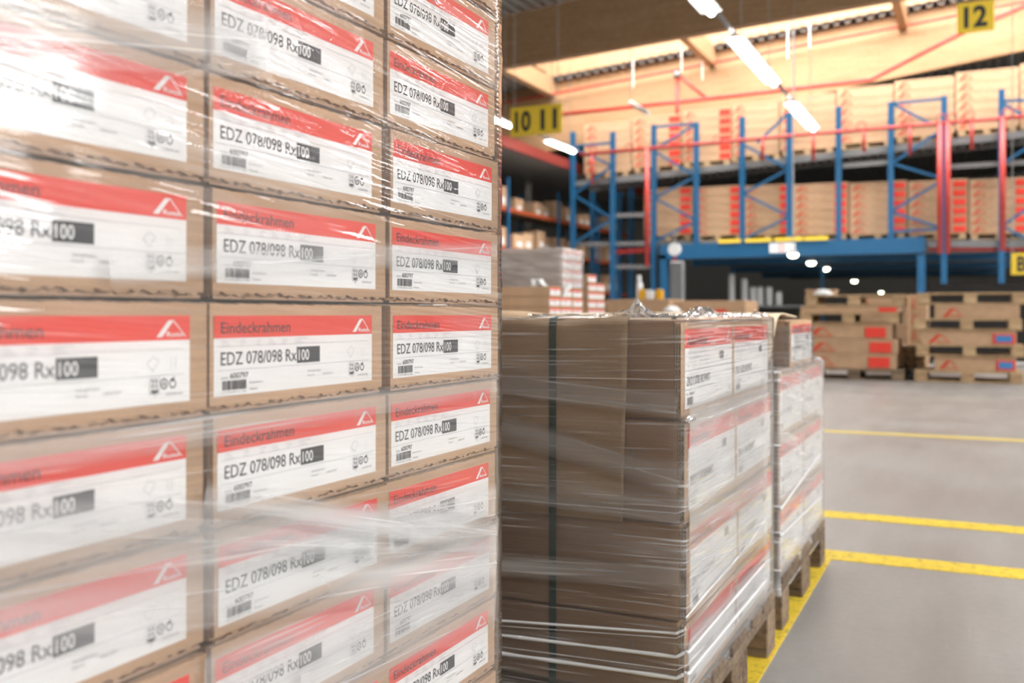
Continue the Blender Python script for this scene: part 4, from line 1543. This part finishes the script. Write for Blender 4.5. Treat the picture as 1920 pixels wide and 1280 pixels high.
# tube lamp hanging before the beam
p, q = at(1182, 192, 20.92), at(1214, 212, 20.0)
r = empty('tube_lamp', p); tag(r, 'unlit white tube lamp hanging before the bright timber beam', 'lamp')
MB().tube([(0, 0, 0), q - p], .05, 'white_plastic', 10).build('tube', r, True)
MB().tube([(0, 0, .04), (0, 0, at(1182, 84, 20.92).z - p.z)], .008, 'grey_plastic', 6).build('wire', r)

# ------------------------------------------------------------------ strip lights
def strip_light(X, y0, y1, z, label, group, off=False):
    r = empty('strip_light_offscreen' if off else 'strip_light', (X, (y0 + y1) / 2, z))
    L = y1 - y0
    MB().cbox((-.05, -L / 2, .04), (.05, L / 2, .09), 'white_plastic', .008).box((-.14, -L / 2, .030), (.14, L / 2, .041), 'white_plastic').build('housing', r)
    n = 9; vs = []; fs = []
    for y in (-L / 2 + .01, L / 2 - .01):
        for i in range(n):
            a = math.pi * i / (n - 1)
            vs.append((.045 * math.cos(a), y, .029 - .045 * math.sin(a)))
    for i in range(n - 1):
        fs.append((i, i + 1, n + i + 1, n + i))
    fs += [tuple(range(n)), tuple(range(2 * n - 1, n - 1, -1))]
    MB().add(vs, fs, 'lamp_on').build('diffuser_offscreen' if off else 'diffuser', r)
    for y in (-L * .35, L * .35):
        MB().tube([(0, y, .09), (0, y, roof(X) - z)], .006, 'grey_plastic', 5).build('wire', r)
    tag(r, label, 'light', group)


def rail(X, y0, y1, z, label):
    o = MB().box((X - .03, y0, z + .091), (X + .03, y1, z + .13), 'galvanised').build('light_rail'); tag(o, label, 'light rail')


LX1, ZL = -3.16, 4.8
for k, (a, b) in enumerate(((18.85, 21.75), (14.1, 17.2), (9.6, 12.8), (5.1, 8.3), (.6, 3.8), (-3.9, -.7), (-8.4, -5.2))):
    strip_light(LX1, a, b, ZL, '%s strip light from the rack in the long row down the hall' % ORD[k], 'strip lights leading to the rack', off=(b < 9))
rail(LX1, -8.4, 21.75, ZL, 'grey carrier rail of the strip light row leading to the blue rack')
for k, (a, b) in enumerate(((20.6, 22.2), (17.0, 18.6))):
    strip_light(-8.9, a, b, ZL, '%s strip light from the rack in the row beside the dark shelving' % ORD[k], 'strip lights beside the shelving')
rail(-8.9, 16.6, 22.2, ZL, 'grey carrier rail of the strip light row beside the dark shelving')
for X in (2.5, 8.2):
    for k in range(6):
        y = -8.4 + k * 4.5
        strip_light(X, y, y + 3.2, ZL, 'strip light over the open aisle', 'strip lights over the open aisle', off=True)

# ------------------------------------------------------------------ hanging aisle signs
def sign(px0, px1, py0, py1, Y, texts, label, wire=True):
    a, b = at(px0, py1, Y), at(px1, py1, Y)
    zt = at((px0 + px1) / 2, py0, Y).z; zb = at((px0 + px1) / 2, py1, Y).z
    w_ = (b.x - a.x); r = empty('aisle_sign', ((a.x + b.x) / 2, Y, zb)); h_ = zt - zb
    n = len(texts)
    for i, tx in enumerate(texts):
        x0 = -w_ / 2 + w_ * i / n; x1 = x0 + w_ / n
        pl = MB().cbox((x0 + .004, -.012, 0), (x1 - .004, .012, h_), 'sign_yellow', .004).build('panel', r)
        vs, fs = text_geo(tx, .035)
        u0 = min(v[0] for v in vs); u1 = max(v[0] for v in vs)
        ww = (x1 - x0) * (.62 if len(tx) > 1 else .42); k = ww / (u1 - u0); xm = (x0 + x1) / 2
        MB().add([(xm - ww / 2 + (v[0] - u0) * k, -.0135, h_ * .18 + v[1] / CAP * h_ * .64) for v in vs], fs, 'ink').build('numeral', pl)
    if wire:
        for x in (-w_ * .42, w_ * .42):
            MB().tube([(x, 0, h_), (x, 0, roof(r.location.x + x) - zb)], .006, 'grey_plastic', 5).build('wire', r)
    tag(r, label, 'sign')
sign(957, 1054, 198, 253, 16.0, ['10', '11'], 'yellow hanging aisle sign with the numbers 10 and 11')
sign(1794, 1865, 3, 60, 14.0, ['12'], 'yellow hanging aisle sign with the number 12')
sign(1895, 1936, 474, 515, 17.0, ['B'], 'yellow hanging sign with the letter B above the black barrier')

# ------------------------------------------------------------------ dark shelving on the left under a mezzanine
mz = MB().box((-20.5, 12, 4.9), (-10.1, 33, 5.04), 'deck_metal').box((-10.1, 12, 4.80), (-10.04, 33, 5.06), 'red_shaded')
for y in (13., 20., 27., 32.5):
    mz.box((-12.4, y, 0), (-12.25, y + .15, 4.9), 'wall_paint')
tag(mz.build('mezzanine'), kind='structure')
SX = -10.75
sh = empty('storage_shelving', (SX, 24, 0)); tag(sh, 'dark storage shelving with orange beams under the mezzanine', 'shelving')
zs = [1.55, 2.55, 3.55]
def shp(name, mb):
    o = mb.build(name, None); o.data.transform(Matrix.Translation((-SX, -24, 0))); o.parent = sh
y0s, y1s = 19., 32.
for z in zs:
    shp('shelf_beam', MB().box((SX, y0s, z - .10), (SX + .05, y1s, z), 'orange_steel'))
    shp('shelf_board', MB().box((SX - 1.1, y0s, z - .02), (SX, y1s, z - .001), 'pallet_wood'))
for y in (y0s, 22.2, 25.5, 28.7, y1s):
    shp('shelf_post', MB().box((SX + .0505, y - .05, 0), (SX + .10, y + .05, 4.3), 'blue_steel'))
    shp('shelf_post', MB().box((SX - 1.15, y - .05, 0), (SX - 1.10, y + .05, 4.3), 'blue_steel'))
cc = MB().cbox((-.35, -.28, 0), (0, .28, .5), 'card', .008).box((-.36, -.29, .40), (.006, .29, .505), 'card').box((.006, -.12, .10), (.009, .12, .26), 'paper').build('shelf_carton')
first = True
for li, z in enumerate(zs):
    y = y0s + .5
    while y < y1s - .4:
        if rnd.random() < .85:
            o = cc if first else cc.copy()
            if not first: COL.objects.link(o)
            first = False
            s_ = rnd.uniform(.75, 1.25)
            o.location = (SX - .1 - rnd.uniform(0, .2), y, z); o.scale = (1, s_, rnd.uniform(.6, 1.3))
            tag(o, 'brown carton on the %s board of the dark shelving' % ('lowest', 'middle', 'highest')[li], 'carton', 'cartons on the %s shelf board' % ('lowest', 'middle', 'highest')[li])
            y += .62 * s_ + rnd.uniform(.0, .1)
        else:
            y += .5

# ------------------------------------------------------------------ things beyond the portal: shelf of white canisters, steel column with round sign
yw = 27.5
wz = at(1430, 572, yw).z
r = empty('canister_shelf', (at(1430, 572, yw).x, yw, 0)); tag(r, 'dark shelf rack with upright white tubes beyond the portal', 'shelf')
MB().box((-1.0, 0, wz - .06), (1.6, .5, wz), 'grey_plastic').build('shelf_board', r)
for x in (-.95, 1.5):
    MB().box((x, .44, 0), (x + .08, .5, 2.2), 'blue_steel').build('post', r)
for i, (px, top_, bot) in enumerate(((1372, 512, 566), (1396, 520, 568), (1412, 536, 570), (1425, 536, 570), (1442, 536, 570), (1460, 545, 570))):
    p = at(px, top_, yw + .2); q = at(px, 572, yw + .2)
    rr = empty('white_tube', (p.x, yw + .2, wz))
    MB().tube([(0, 0, 0), (0, 0, p.z - wz - .05)], .09, 'white_plastic', 10).build('tube_body', rr)
    MB().tube([(0, 0, p.z - wz - .05), (0, 0, p.z - wz)], [.09, .05], 'grey_plastic', 10).build('tube_cap', rr)
    tag(rr, 'upright white tube on the dark shelf beyond the portal', 'tube', 'white tubes beyond the portal')
yc = 22.5
p = at(1268, 530, yc)
r = empty('steel_column', (p.x, yc, 0)); tag(r, 'grey steel column with a round white disc in front of the portal', 'column')
MB().cbox((-.16, 0, 0), (.16, .2, at(1268, 490, yc).z), 'galvanised', .02).build('shaft', r)
zd = at(1262, 467, yc).z
MB().tube([(-.07, .1, at(1268, 490, yc).z), (-.07, .1, zd)], .03, 'red_steel', 8).build('stub', r)
MB().tube([(-.07, .06, zd), (-.07, .14, zd)], .15, 'white_plastic', 18).build('disc', r)
MB().tube([(-.07, .1, zd + .1), (-.07, .1, zd + .45)], .02, 'galvanised', 6).build('tip', r)

for pr in (PAL_OLD, PAL_NEW):
    kill_tree(pr)
